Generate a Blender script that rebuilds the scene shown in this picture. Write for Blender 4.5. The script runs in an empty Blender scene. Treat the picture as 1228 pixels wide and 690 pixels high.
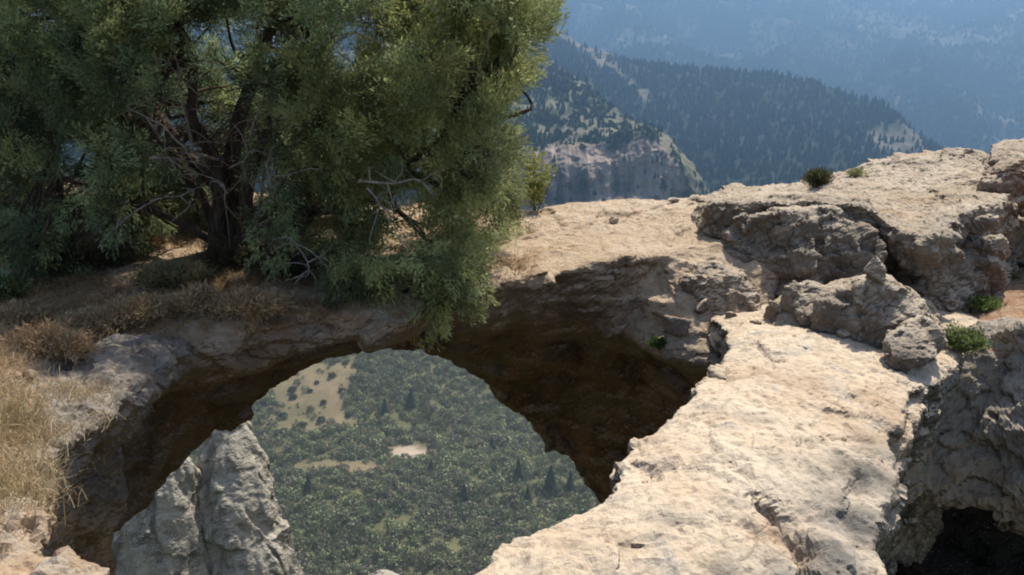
import bpy, bmesh, math, random
import numpy as np
from mathutils import Vector
rng = np.random.default_rng(7); random.seed(7)
sc = bpy.context.scene
COL = sc.collection
R = math.radians

# ------------------------------------------------------------------ camera
PITCH = R(18.0); F = 1063.0; CAM = np.array([0.0, 0.0, 2.4])
FW = np.array([0, math.cos(PITCH), -math.sin(PITCH)]); UP = np.array([0, math.sin(PITCH), math.cos(PITCH)]); RT = np.array([1.0, 0, 0])
def P(px, py, Y):
    """a world point at horizontal distance Y from the viewpoint"""
    d = RT*(px-614)/F + FW + UP*(345-py)/F
    return CAM + d*(Y/d[1])
cam = bpy.data.cameras.new('camera'); cam.sensor_width = 36; cam.lens = 18/(614/F); cam.clip_end = 40000; cam.clip_start = 0.1
co = bpy.data.objects.new('camera', cam); COL.objects.link(co); co.location = CAM; co.rotation_euler = (R(90)-PITCH, 0, 0); sc.camera = co

# ------------------------------------------------------------------ noise
def _hash(ix, iy, iz, seed):
    h = (ix.astype(np.int64)*374761393 + iy.astype(np.int64)*668265263 + iz.astype(np.int64)*2147483647 + seed*974711) & 0xFFFFFFFF
    h = ((h ^ (h >> 13))*1274126177) & 0xFFFFFFFF
    h = ((h ^ (h >> 16))*2246822519) & 0xFFFFFFFF
    return (h ^ (h >> 15)) & 0xFFFFFFFF
def vn(p, seed=0):
    """smooth value noise, about -1..1"""
    i = np.floor(p).astype(np.int64); f = p - i; u = f*f*f*(f*(f*6-15)+10)
    out = np.zeros(len(p))
    for a in (0, 1):
        for b in (0, 1):
            for c in (0, 1):
                w = (u[:, 0] if a else 1-u[:, 0])*(u[:, 1] if b else 1-u[:, 1])*(u[:, 2] if c else 1-u[:, 2])
                h = _hash(i[:, 0]+a, i[:, 1]+b, i[:, 2]+c, seed)/4294967295.0
                out += w*(h*2-1)
    return out
def fbm(p, o=4, seed=0, ridged=False, gain=.5):
    s = 0; a = 1.0; t = 0
    for k in range(o):
        n = vn(p*(2.03**k)+k*17.3, seed+k)
        if ridged: n = 1-2*np.abs(n)
        s = s + a*n; t += a; a *= gain
    return s/t
def voro(p, seed=0):
    """F1, F2, random number of the nearest cell, tilt of that cell's own plane"""
    i = np.floor(p).astype(np.int64); n = len(p)
    f1 = np.full(n, 9.0); f2 = np.full(n, 9.0); rid = np.zeros(n); tl = np.zeros(n)
    for a in (-1, 0, 1):
        for b in (-1, 0, 1):
            for c in (-1, 0, 1):
                cx, cy, cz = i[:, 0]+a, i[:, 1]+b, i[:, 2]+c
                h1 = _hash(cx, cy, cz, seed)/4294967295.0; h2 = _hash(cx, cy, cz, seed+11)/4294967295.0; h3 = _hash(cx, cy, cz, seed+23)/4294967295.0
                dx, dy, dz = p[:, 0]-cx-h1, p[:, 1]-cy-h2, p[:, 2]-cz-h3
                d = np.sqrt(dx*dx+dy*dy+dz*dz)
                m = d < f1
                f2 = np.where(m, f1, np.minimum(f2, d)); rid = np.where(m, (h1+h3) % 1, rid); f1 = np.where(m, d, f1)
                tl = np.where(m, dx*((h2*7 % 1)-.5)+dy*((h3*7 % 1)-.5)+dz*((h1*7 % 1)-.5), tl)
    return f1, f2, rid, tl
def sstep(a, b, x):
    t = np.clip((x-a)/(b-a), 0, 1); return t*t*(3-2*t)

# ------------------------------------------------------------------ object helpers
def tag(o, label=None, cat=None, group=None, kind=None):
    if label: o['label'] = label
    if cat: o['category'] = cat
    if group: o['group'] = group
    if kind: o['kind'] = kind
    return o
def np_mesh(name, v, f, mat=None, smooth=True, col=None):
    """mesh from numpy arrays; f is (n,3) or (n,4)"""
    m = bpy.data.meshes.new(name); v = np.ascontiguousarray(v, dtype=np.float32); f = np.ascontiguousarray(f, dtype=np.int32)
    k = f.shape[1]
    m.vertices.add(len(v)); m.vertices.foreach_set('co', v.ravel())
    m.loops.add(f.size); m.loops.foreach_set('vertex_index', f.ravel())
    m.polygons.add(len(f)); m.polygons.foreach_set('loop_start', np.arange(0, f.size, k, dtype=np.int32))
    try: m.polygons.foreach_set('loop_total', np.full(len(f), k, dtype=np.int32))
    except Exception: pass
    m.polygons.foreach_set('use_smooth', np.full(len(f), smooth, dtype=bool))
    m.update(calc_edges=True); m.validate()
    if col is not None:
        a = m.color_attributes.new('Col', 'FLOAT_COLOR', 'POINT')
        c = np.ones((len(v), 4), dtype=np.float32); c[:, :3] = col; a.data.foreach_set('color', c.ravel())
    if mat: m.materials.append(mat)
    return m
def link(name, mesh, parent=None, origin=None):
    """links a mesh whose vertices are in world space; the object's origin goes to its base"""
    o = bpy.data.objects.new(name, mesh); COL.objects.link(o)
    n = len(mesh.vertices); v = np.empty(n*3, dtype=np.float32); mesh.vertices.foreach_get('co', v); v = v.reshape(-1, 3)
    if parent is not None: org = np.array(parent.location)
    elif origin is not None: org = np.array(origin)
    else: org = np.array([(v[:, 0].min()+v[:, 0].max())/2, (v[:, 1].min()+v[:, 1].max())/2, v[:, 2].min()])
    v = v-org; mesh.vertices.foreach_set('co', v.astype(np.float32).ravel()); mesh.update()
    if parent is not None: o.parent = parent
    else: o.location = org
    return o
def empty(name, loc):
    o = bpy.data.objects.new(name, None); COL.objects.link(o); o.location = loc; o.empty_display_size = .2; return o

class MB:
    """collects vertices and faces of equal arity"""
    def __init__(s): s.v = []; s.f = []; s.c = []; s.n = 0
    def add(s, v, f, c=None):
        v = np.asarray(v, float); s.v.append(v); s.f.append(np.asarray(f)+s.n); s.n += len(v)
        if c is not None: s.c.append(np.broadcast_to(np.asarray(c, float), v.shape))
    def mesh(s, name, mat, smooth=True):
        return np_mesh(name, np.concatenate(s.v), np.concatenate(s.f), mat, smooth, np.concatenate(s.c) if s.c else None)

def loft(rings, bm):
    """closed solid through rings of equal length"""
    vs = [[bm.verts.new(p) for p in r] for r in rings]; n = len(rings[0])
    for a, b in zip(vs[:-1], vs[1:]):
        for i in range(n):
            j = (i+1) % n
            bm.faces.new((a[i], a[j], b[j], b[i]))
    for r in (vs[0], vs[-1]):
        c = bm.verts.new(sum((v.co for v in r), Vector())/n)
        for i in range(n): bm.faces.new((r[i], r[(i+1) % n], c))
def hull(points, bm):
    b2 = bmesh.new()
    for p in points: b2.verts.new(p)
    bmesh.ops.convex_hull(b2, input=b2.verts)
    m = {}
    for v in b2.verts: m[v] = bm.verts.new(v.co)
    for f in b2.faces: bm.faces.new([m[v] for v in f.verts])
    b2.free()
def fuse(m, voxel, smooth):
    o = bpy.data.objects.new('tmp', m); COL.objects.link(o)
    r = o.modifiers.new('r', 'REMESH'); r.mode = 'VOXEL'; r.voxel_size = voxel
    if smooth: s = o.modifiers.new('s', 'SMOOTH'); s.factor = .6; s.iterations = smooth
    dg = bpy.context.evaluated_depsgraph_get(); e = o.evaluated_get(dg).to_mesh()
    v = np.empty(len(e.vertices)*3, dtype=np.float32); e.vertices.foreach_get('co', v)
    f = np.empty(len(e.polygons)*4, dtype=np.int32); e.polygons.foreach_get('vertices', f)
    o.evaluated_get(dg).to_mesh_clear(); bpy.data.objects.remove(o); bpy.data.meshes.remove(m)
    return v.reshape(-1, 3).astype(float), f.reshape(-1, 4)
def solid(bm, voxel, smooth=3):
    """voxel-fused, smoothed copy of what bm holds: vertices and quads"""
    bmesh.ops.recalc_face_normals(bm, faces=bm.faces)
    m = bpy.data.meshes.new('tmp'); bm.to_mesh(m); bm.free()
    return fuse(m, voxel, smooth)
def vnormals(v, f):
    q = v[f]; n = np.cross(q[:, 2]-q[:, 0], q[:, 3]-q[:, 1]) if f.shape[1] == 4 else np.cross(q[:, 1]-q[:, 0], q[:, 2]-q[:, 0])
    out = np.zeros_like(v)
    for k in range(f.shape[1]):
        for c in range(3): out[:, c] += np.bincount(f[:, k], weights=n[:, c], minlength=len(v))
    return out/np.maximum(np.linalg.norm(out, axis=1, keepdims=True), 1e-9)
def craggy(v, f, amp=1.0, scale=1.0, strata=1.0, seed=0, top_calm=.55, grooves=()):
    """weathered limestone: broken facets, bedding steps, cracks and pits"""
    n = vnormals(v, f)
    up = sstep(.6, .95, n[:, 2]); calm = 1-top_calm*up
    w = v + .16*scale*np.stack([fbm(v*1.7/scale, 3, seed+1), fbm(v*1.7/scale, 3, seed+2), fbm(v*1.7/scale, 3, seed+3)], 1)
    d = .05*fbm(v*.9/scale, 3, seed)+.03*fbm(v*2.2/scale, 3, seed+70, ridged=True)
    f1, f2, rid, tl = voro(w*np.array([1.35, 1.35, 1.9])/scale, seed+5)
    d += calm*(.12*(rid-.5)+.34*tl - .03*(1-sstep(0, .07, f2-f1)))
    zz = (w[:, 2]+.12*vn(v*.8, seed+8))*3.1/scale
    st = zz % 1.0
    d += strata*(1-up)*.075*(st**2-.4)*(.5+.5*vn(v*1.1, seed+9))
    for pts, wd, dp in grooves:
        best = np.full(len(v), 9.0); wv_ = v[:, :2]+.035*np.stack([vn(v*7, seed+51), vn(v*7, seed+52)], 1)
        for a_, b_ in zip(pts[:-1], pts[1:]):
            ab = (b_-a_)[:2]; t = np.clip(((wv_-a_[:2])@ab)/(ab@ab), 0, 1); best = np.minimum(best, np.linalg.norm(wv_-a_[:2]-t[:, None]*ab, axis=1))
        d -= dp*np.exp(-(best/wd)**2)*(.4+.6*sstep(-.4, .3, vn(v*2.3, seed+53)))
    return v + n*(d*amp*scale)[:, None]
def craggy_fine(v, f, amp=1.0, scale=1.0, strata=1.0, seed=0, top_calm=.55, grooves=()):
    n = vnormals(v, f); calm = 1-top_calm*sstep(.6, .95, n[:, 2])
    w2 = v*1.0 + .05*scale*np.stack([vn(v*5/scale, seed+4), vn(v*5/scale, seed+6), vn(v*5/scale, seed+7)], 1)
    f1, f2, rid, tl = voro(w2*np.array([4.2, 4.2, 5.6])/scale, seed+15)
    d = calm*(.032*(rid-.5)+.10*tl - .014*(1-sstep(0, .10, f2-f1)))
    f1, f2, rid, tl = voro(w2*np.array([11, 11, 13])/scale, seed+17)
    d += (.35+.65*calm)*(.010*(rid-.5)+.035*tl)
    d += .022*fbm(v*5/scale, 4, seed+20, ridged=True)*calm + .020*fbm(w2*13/scale, 4, seed+25, ridged=True, gain=.65)
    pit = vn(v*9/scale, seed+30); d -= .018*sstep(.35, .7, pit)
    return v + n*(d*amp*scale)[:, None]

# ------------------------------------------------------------------ materials
def new_mat(name):
    m = bpy.data.materials.new(name); m.use_nodes = True; nt = m.node_tree; nt.nodes.clear()
    out = nt.nodes.new('ShaderNodeOutputMaterial'); b = nt.nodes.new('ShaderNodeBsdfPrincipled')
    nt.links.new(b.outputs[0], out.inputs[0]); b.inputs['Specular IOR Level'].default_value = .15; b.inputs['Roughness'].default_value = .95
    return m, nt, b
class NT:
    def __init__(s, nt): s.nt = nt; s.geo = nt.nodes.new('ShaderNodeNewGeometry')
    def noise(s, scale, detail=6, rough=.6, dist=0, stretch=None, off=0, vec=None):
        n = s.nt.nodes.new('ShaderNodeTexNoise'); n.inputs['Scale'].default_value = scale; n.inputs['Detail'].default_value = detail
        n.inputs['Roughness'].default_value = rough; n.inputs['Distortion'].default_value = dist
        src = vec or s.geo.outputs['Position']
        mp = s.nt.nodes.new('ShaderNodeMapping'); mp.inputs['Location'].default_value = (off, off*.7, off*1.3)
        if stretch: mp.inputs['Scale'].default_value = stretch
        s.nt.links.new(src, mp.inputs['Vector']); s.nt.links.new(mp.outputs[0], n.inputs['Vector'])
        return n.outputs['Fac']
    def voro(s, scale, feature='F1', stretch=None):
        n = s.nt.nodes.new('ShaderNodeTexVoronoi'); n.inputs['Scale'].default_value = scale; n.feature = feature
        mp = s.nt.nodes.new('ShaderNodeMapping')
        if stretch: mp.inputs['Scale'].default_value = stretch
        s.nt.links.new(s.geo.outputs['Position'], mp.inputs['Vector']); s.nt.links.new(mp.outputs[0], n.inputs['Vector'])
        return n.outputs['Distance']
    def ramp(s, fac, stops):
        r = s.nt.nodes.new('ShaderNodeValToRGB'); e = r.color_ramp.elements
        while len(e) < len(stops): e.new(.5)
        for i, (p, c) in enumerate(stops):
            e[i].position = p; e[i].color = (*c, 1) if not isinstance(c, (int, float)) else (c, c, c, 1)
        s.nt.links.new(fac, r.inputs[0]); return r.outputs[0]
    def mix(s, fac, a, b, mode='MIX'):
        m = s.nt.nodes.new('ShaderNodeMix'); m.data_type = 'RGBA'; m.blend_type = mode
        for sock, val in ((m.inputs[0], fac), (m.inputs[6], a), (m.inputs[7], b)):
            if isinstance(val, (int, float)): sock.default_value = val
            elif isinstance(val, tuple): sock.default_value = (*val, 1)
            else: s.nt.links.new(val, sock)
        return m.outputs[2]
    def math(s, op, a, b=0.0, clamp=False):
        m = s.nt.nodes.new('ShaderNodeMath'); m.operation = op; m.use_clamp = clamp
        for sock, val in ((m.inputs[0], a), (m.inputs[1], b)):
            if isinstance(val, (int, float)): sock.default_value = val
            else: s.nt.links.new(val, sock)
        return m.outputs[0]
    def nz(s):
        x = s.nt.nodes.new('ShaderNodeSeparateXYZ'); s.nt.links.new(s.geo.outputs['Normal'], x.inputs[0]); return x.outputs[2]
    def pos(s, k):
        x = s.nt.nodes.new('ShaderNodeSeparateXYZ'); s.nt.links.new(s.geo.outputs['Position'], x.inputs[0]); return x.outputs[k]
    def bump(s, h, strength, dist, bsdf):
        b = s.nt.nodes.new('ShaderNodeBump'); b.inputs['Strength'].default_value = strength; b.inputs['Distance'].default_value = dist
        s.nt.links.new(h, b.inputs['Height']); s.nt.links.new(b.outputs[0], bsdf.inputs['Normal'])
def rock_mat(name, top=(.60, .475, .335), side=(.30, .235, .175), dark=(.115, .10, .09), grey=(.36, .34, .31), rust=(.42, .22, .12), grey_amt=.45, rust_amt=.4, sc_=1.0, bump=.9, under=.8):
    m, nt, b = new_mat(name); t = NT(nt)
    nz = t.nz()
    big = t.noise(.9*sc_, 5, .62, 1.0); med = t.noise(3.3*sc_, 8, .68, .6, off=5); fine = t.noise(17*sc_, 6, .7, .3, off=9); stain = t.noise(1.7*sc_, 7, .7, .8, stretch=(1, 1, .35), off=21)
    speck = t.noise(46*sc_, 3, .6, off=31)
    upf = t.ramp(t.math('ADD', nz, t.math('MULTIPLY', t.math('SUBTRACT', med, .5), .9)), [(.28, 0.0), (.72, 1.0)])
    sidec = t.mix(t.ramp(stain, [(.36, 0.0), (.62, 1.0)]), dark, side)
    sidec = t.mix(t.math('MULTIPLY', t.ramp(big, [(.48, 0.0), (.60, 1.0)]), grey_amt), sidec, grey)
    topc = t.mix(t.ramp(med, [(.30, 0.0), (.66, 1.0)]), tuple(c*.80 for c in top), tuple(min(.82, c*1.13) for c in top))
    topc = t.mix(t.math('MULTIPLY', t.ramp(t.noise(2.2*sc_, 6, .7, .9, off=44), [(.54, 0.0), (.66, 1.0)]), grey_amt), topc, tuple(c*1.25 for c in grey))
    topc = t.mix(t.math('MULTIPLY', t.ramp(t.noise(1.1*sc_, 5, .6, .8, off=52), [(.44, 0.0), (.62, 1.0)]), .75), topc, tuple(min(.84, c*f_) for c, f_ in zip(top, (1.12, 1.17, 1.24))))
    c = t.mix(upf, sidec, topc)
    c = t.mix(t.math('MULTIPLY', t.ramp(t.noise(1.5*sc_, 7, .7, 1.2, off=60), [(.55, 0.0), (.68, 1.0)]), rust_amt), c, rust)
    c = t.mix(t.math('MULTIPLY', t.ramp(fine, [(.54, 0.0), (.68, 1.0)]), .5), c, dark)
    blot = t.noise(6.5*sc_, 8, .74, .7, off=37); c = t.mix(t.math('MULTIPLY', t.ramp(blot, [(.52, 0.0), (.66, 1.0)]), .42), c, tuple(x*1.5 for x in dark))                 # dark pitting
    c = t.mix(t.math('MULTIPLY', t.ramp(speck, [(.62, 0.0), (.70, 1.0)]), .5), c, (.62, .58, .50))       # pale lichen specks
    at = nt.nodes.new('ShaderNodeAttribute'); at.attribute_name = 'Zone'; sx = nt.nodes.new('ShaderNodeSeparateColor'); nt.links.new(at.outputs['Color'], sx.inputs[0])
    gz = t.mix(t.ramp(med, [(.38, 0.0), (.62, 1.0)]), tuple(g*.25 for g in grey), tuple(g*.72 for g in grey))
    c = t.mix(t.math('MULTIPLY', sx.outputs[0], t.ramp(t.noise(5*sc_, 6, .7, .5, off=71), [(.30, .45), (.50, 1.0)])), c, gz)  # first zone: grey rock; on outcrop and boulders, shade put into the colour
    oz = t.mix(t.ramp(t.noise(6*sc_, 7, .7, .5, off=81), [(.35, 0.0), (.65, 1.0)]), (.34, .215, .13), (.62, .47, .32))
    c = t.mix(t.math('MULTIPLY', sx.outputs[1], t.ramp(t.noise(2.6*sc_, 6, .7, .5, off=91), [(.36, .1), (.58, 1.0)])), c, oz)
    pz = t.mix(t.ramp(t.noise(5*sc_, 7, .7, .5, off=101), [(.34, 0.0), (.60, 1.0)]), tuple(x*.62 for x in top), tuple(min(.8, x*1.15) for x in top))
    c = t.mix(t.math('MULTIPLY', sx.outputs[2], t.ramp(t.noise(4*sc_, 6, .7, .5, off=111), [(.34, .25), (.5, 1.0)])), c, pz)
    c = t.mix(t.math('MULTIPLY', t.ramp(nz, [(0.0, 1.0), (.32, 0.0)]) if False else t.ramp(t.math('ADD', t.math('MULTIPLY', nz, .5), .5), [(.33, 1.0), (.50, 0.0)]), under), c, tuple(x*.55 for x in dark))  # downward faces darkened: underside shade put into the colour
    crack = t.ramp(t.voro(2.1*sc_, 'DISTANCE_TO_EDGE', (1, 1, 1.6)), [(.0, 1.0), (.02, 0.0)])
    c = t.mix(t.math('MULTIPLY', crack, t.math('MULTIPLY', t.ramp(big, [(.42, 0.0), (.6, 1.0)]), .45)), c, dark)
    nt.links.new(c, b.inputs['Base Color'])
    h = t.math('ADD', t.math('MULTIPLY', med, .8), t.math('ADD', t.math('MULTIPLY', fine, .75), t.math('MULTIPLY', speck, .30)))
    t.bump(h, bump, .055/sc_, b)
    return m
def soil_mat(name, a=(.46, .35, .23), b_=(.28, .19, .12), c_=(.60, .49, .35)):
    m, nt, b = new_mat(name); t = NT(nt)
    n1 = t.noise(1.4, 7, .65, .6); n2 = t.noise(8, 7, .7, .3, off=4); n3 = t.noise(48, 4, .7, off=8)
    c = t.mix(t.ramp(n1, [(.38, 0.0), (.62, 1.0)]), b_, a); c = t.mix(t.ramp(n2, [(.46, 0.0), (.68, 1.0)]), c, c_)
    c = t.mix(t.math('MULTIPLY', t.ramp(n3, [(.52, 0.0), (.66, 1.0)]), .5), c, tuple(x*.45 for x in b_))
    nt.links.new(c, b.inputs['Base Color']); t.bump(t.math('ADD', n2, t.math('MULTIPLY', n3, .6)), .9, .05, b)
    return m
def attr_mat(name, rough=.8, trans=0.0, noise=None, spec=.15):
    m, nt, b = new_mat(name); t = NT(nt)
    a = nt.nodes.new('ShaderNodeAttribute'); a.attribute_name = 'Col'; c = a.outputs['Color']
    if noise:
        for (s_, lo, hi) in noise:
            c = t.mix(1.0, c, t.ramp(t.noise(s_, 6, .7, .3), [(.3, lo), (.7, hi)]), 'MULTIPLY')
    nt.links.new(c, b.inputs['Base Color']); b.inputs['Roughness'].default_value = rough; b.inputs['Specular IOR Level'].default_value = spec
    if trans > 0:
        tr = nt.nodes.new('ShaderNodeBsdfTranslucent'); mx = nt.nodes.new('ShaderNodeMixShader'); mx.inputs[0].default_value = trans
        nt.links.new(c, tr.inputs[0]); nt.links.new(b.outputs[0], mx.inputs[1]); nt.links.new(tr.outputs[0], mx.inputs[2])
        nt.links.new(mx.outputs[0], nt.nodes['Material Output'].inputs[0])
    return m
def bark_mat(name, a, b_):
    m, nt, b = new_mat(name); t = NT(nt)
    n1 = t.noise(9, 6, .7, .4, stretch=(3, 3, .6)); n2 = t.noise(40, 4, .7, off=4, stretch=(2, 2, .5))
    nt.links.new(t.mix(t.ramp(n1, [(.36, 0.0), (.64, 1.0)]), b_, a), b.inputs['Base Color']); t.bump(t.math('ADD', n1, t.math('MULTIPLY', n2, .5)), 1, .02, b)
    return m
M_cave = rock_mat('cave_shade_rock', top=(.05, .042, .035), side=(.045, .038, .03), dark=(.02, .017, .015), grey=(.05, .048, .045), rust=(.05, .035, .025))  # near-black so the cave reads dark: its shade is in the colour
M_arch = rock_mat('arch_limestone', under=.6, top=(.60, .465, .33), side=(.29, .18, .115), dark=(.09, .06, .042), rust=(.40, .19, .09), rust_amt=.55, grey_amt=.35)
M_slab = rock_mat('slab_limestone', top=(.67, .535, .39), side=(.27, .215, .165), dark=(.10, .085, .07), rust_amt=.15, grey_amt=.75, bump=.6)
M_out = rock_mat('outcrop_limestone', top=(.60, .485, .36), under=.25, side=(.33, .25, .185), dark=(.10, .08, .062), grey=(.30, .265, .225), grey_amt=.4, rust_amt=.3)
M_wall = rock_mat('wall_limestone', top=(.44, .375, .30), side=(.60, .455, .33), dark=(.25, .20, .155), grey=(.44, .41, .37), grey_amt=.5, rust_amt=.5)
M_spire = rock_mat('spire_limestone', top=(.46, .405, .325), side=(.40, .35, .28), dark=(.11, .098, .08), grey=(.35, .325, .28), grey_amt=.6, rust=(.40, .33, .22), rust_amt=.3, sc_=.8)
M_soil = soil_mat('dry_soil'); M_red = soil_mat('reddish_soil', (.50, .30, .19), (.34, .19, .12), (.58, .45, .31))
M_bark = bark_mat('juniper_bark', (.15, .11, .085), (.035, .026, .021))
M_dead = bark_mat('bleached_deadwood', (.46, .40, .35), (.18, .14, .115)); M_twig = bark_mat('dead_twigs', (.27, .20, .16), (.12, .08, .065))
M_leaf = attr_mat('juniper_foliage', .7, .45)
M_grass = attr_mat('dry_grass_blades', .8, .25)
M_green = attr_mat('green_leaves', .6, .3)
M_far = attr_mat('hill_ground', .95, 0, [(.02, .75, 1.2), (.09, .75, 1.2)])
M_vtree = attr_mat('valley_tree_leaves', .85, .1)

# ------------------------------------------------------------------ near rocks
def rough(v, f, voxel, *a, fine=1.0):
    v = craggy(v, f, *a); v, f = fuse(np_mesh('tmp', v, f), voxel, 1)      # even out the mesh where the relief has stretched it
    return craggy_fine(v, f, a[0]*fine, *a[1:]), f
def rock(name, bm, voxel, mat, label, cat='rock', group=None, kind=None, amp=1.0, scale=1.0, strata=1.0, seed=0, calm=.55, smooth=3, grooves=(), zone=None, flat=True, fine=1.0):
    v, f = rough(*solid(bm, voxel*1.3, smooth), voxel, amp, scale, strata, seed, calm, grooves, fine=fine)
    me = np_mesh(name, v, f, mat, flat is False); z = np.zeros((len(v), 4), dtype=np.float32); z[:, 3] = 1
    if zone: zz = zone(v); z[:, :len(zz)] = np.stack(zz, 1)
    a = me.color_attributes.new('Zone', 'FLOAT_COLOR', 'POINT'); a.data.foreach_set('color', z.ravel())
    o = link(name, me); tag(o, label, cat, group, kind); return o, v, f

# the arch: rings of (back top, mid top, front lip, brow, recess, inner wall, far lower edge, back foot)
bm = bmesh.new()
A = [
 [(-420, 215, 10.6), (-380, 330, 8.0), (-60, 470, 5.7), (-20, 560, 5.4), (0, 640, 5.4), (20, 760, 5.6), (30, 860, 5.9), (-200, 560, 10)],
 [(-220, 212, 10.8), (-160, 320, 8.2), (60, 440, 6.0), (90, 480, 5.9), (88, 540, 6.0), (95, 640, 6.1), (100, 720, 6.3), (-60, 500, 10.4)],
 [(-60, 210, 11.0), (20, 310, 8.6), (140, 418, 6.15), (150, 462, 6.1), (150, 500, 6.4), (140, 570, 6.6), (112, 672, 6.6), (60, 500, 10.4)],
 [(60, 215, 11.0), (120, 300, 8.7), (210, 402, 6.3), (220, 446, 6.25), (222, 466, 6.8), (222, 500, 7.3), (196, 584, 7.4), (160, 470, 10.8)],
 [(180, 225, 10.9), (230, 300, 8.7), (300, 388, 6.5), (305, 426, 6.45), (305, 440, 7.1), (300, 462, 7.8), (270, 516, 8.2), (260, 420, 11)],
 [(300, 235, 10.7), (340, 300, 8.7), (390, 378, 6.7), (392, 408, 6.65), (390, 416, 7.4), (380, 425, 8.2), (350, 450, 8.7), (350, 380, 11)],
 [(420, 242, 10.6), (450, 300, 8.7), (470, 372, 6.85), (470, 396, 6.85), (470, 402, 7.6), (460, 406, 8.4), (440, 417, 9.0), (440, 360, 11)],
 [(500, 246, 10.5), (520, 300, 8.7), (540, 356, 7.1), (545, 384, 7.25), (545, 394, 7.9), (535, 402, 8.6), (492, 409, 9.2), (500, 360, 11.1)],
 [(570, 250, 10.4), (590, 290, 8.9), (608, 336, 7.45), (615, 380, 7.75), (625, 398, 8.5), (620, 420, 9.0), (548, 436, 9.5), (560, 380, 11.2)],
 [(640, 250, 10.4), (655, 285, 9.0), (670, 326, 7.7), (685, 385, 8.0), (705, 412, 8.9), (700, 445, 9.3), (605, 480, 9.8), (620, 420, 11.4)],
 [(710, 243, 10.5), (720, 275, 9.2), (738, 314, 7.9), (745, 395, 8.05), (775, 428, 8.9), (760, 485, 9.3), (650, 520, 9.9), (690, 460, 11.5)],
 [(780, 238, 10.6), (785, 270, 9.4), (800, 305, 8.2), (795, 428, 7.5), (835, 452, 8.3), (810, 530, 9.0), (682, 570, 9.8), (760, 470, 11.6)],
 [(850, 238, 10.7), (850, 265, 9.5), (860, 292, 8.6), (850, 438, 7.3), (880, 470, 7.8), (850, 600, 8.3), (712, 612, 9.6), (850, 480, 11.6)],
 [(930, 232, 10.8), (930, 260, 9.5), (930, 300, 8.6), (920, 440, 7.4), (940, 520, 7.6), (920, 680, 8.0), (790, 700, 9.4), (930, 520, 11.6)],
]
loft([[P(*q) for q in r] for r in A], bm)
# legs that carry it down to the cliff
def block(pts_top, z0, bm, spread=.4):
    c = np.mean(pts_top, 0); loft([[p for p in pts_top], [np.array([c[0]+(p[0]-c[0])*(1+spread), c[1]+(p[1]-c[1])*(1+spread), z0]) for p in pts_top]], bm)
def near(v, pts):
    out = np.zeros(len(v))
    for (px, py, Y, r, s_) in pts: out = np.maximum(out, s_*np.exp(-((np.linalg.norm(v-P(px, py, Y), axis=1)/r)**2)))
    return out
def zone_arch(v):
    soil = np.maximum(sstep(1.2, -.4, v[:, 0])*(v[:, 2] > -.6), near(v, [(640, 310, 8.3, .8, 1), (620, 270, 9.4, .6, .8), (740, 350, 7.8, .5, .7)]))
    return near(v, [(300, 405, 6.5, .45, .5), (230, 420, 6.3, .4, .5), (380, 395, 6.7, .35, .4), (120, 440, 6.1, .4, .6)]), soil*(1-.8*near(v, [(250, 408, 6.4, .35, 1), (310, 402, 6.5, .35, 1), (370, 396, 6.7, .3, 1)])), near(v, [(850, 340, 8.2, .45, 1), (820, 390, 7.8, .45, 1), (860, 430, 7.3, .4, 1), (790, 330, 8.1, .3, .9), (840, 310, 8.5, .35, 1), (250, 408, 6.4, .25, .7), (310, 402, 6.5, .25, .7), (370, 396, 6.7, .25, .6)])  # third zone: cream flank; left lip paled in the colour for sunlight
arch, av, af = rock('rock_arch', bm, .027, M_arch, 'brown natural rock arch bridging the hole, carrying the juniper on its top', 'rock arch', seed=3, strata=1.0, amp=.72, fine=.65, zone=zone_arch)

# near left bank and the rim under the frame, down to the cliff
bm = bmesh.new()
def gp(px, py, z): # point on a ray where it meets height z (relative to the eye)
    d = RT*(px-614)/F + FW + UP*(345-py)/F
    return CAM + d*(z/d[2])
B = []
for (py, L, Rr, z) in [(980, -900, 700, -2.6), (800, -700, 620, -2.46), (730, -500, 300, -2.40), (680, -450, 82, -2.28), (640, -440, 74, -2.27), (600, -420, 70, -2.27), (560, -400, 74, -2.28), (530, -380, 90, -2.32), (505, -365, 112, -2.38), (480, -350, 140, -2.42), (455, -340, 178, -2.45), (432, -330, 205, -2.47), (416, -330, 225, -2.5)]:
    l, r = gp(L, py, z+.25), gp(Rr, py, z)
    m1 = l*.66+r*.34 + [0, 0, .12]; m2 = l*.3+r*.7 + [0, 0, .10]; m3 = l*.08+r*.92 + [0, 0, .03]
    B.append([l, m1, m2, m3, r, r+[-.5, -.1, -.7], r+[-1.9, .2, -5.0], l+[0, 0, -6.0]])
loft(B, bm)
def zone_bank(v):
    x, y = pix(v); rim = sstep(25, 75, x)*sstep(640, 590, y)
    return rim*.75, np.clip(1.15-rim, 0, 1)
def pix(q):
    d = q-CAM; y = np.maximum(d@FW, .1); return 614+F*(d@RT)/y, 345-F*(d@UP)/y
bank, bv, bf = rock('soil_bank', bm, .028, M_wall, 'dry straw-covered soil bank beside the left foot of the arch', 'bank', kind='structure', seed=11, strata=.5, amp=.85, calm=.3, zone=zone_bank)

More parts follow.
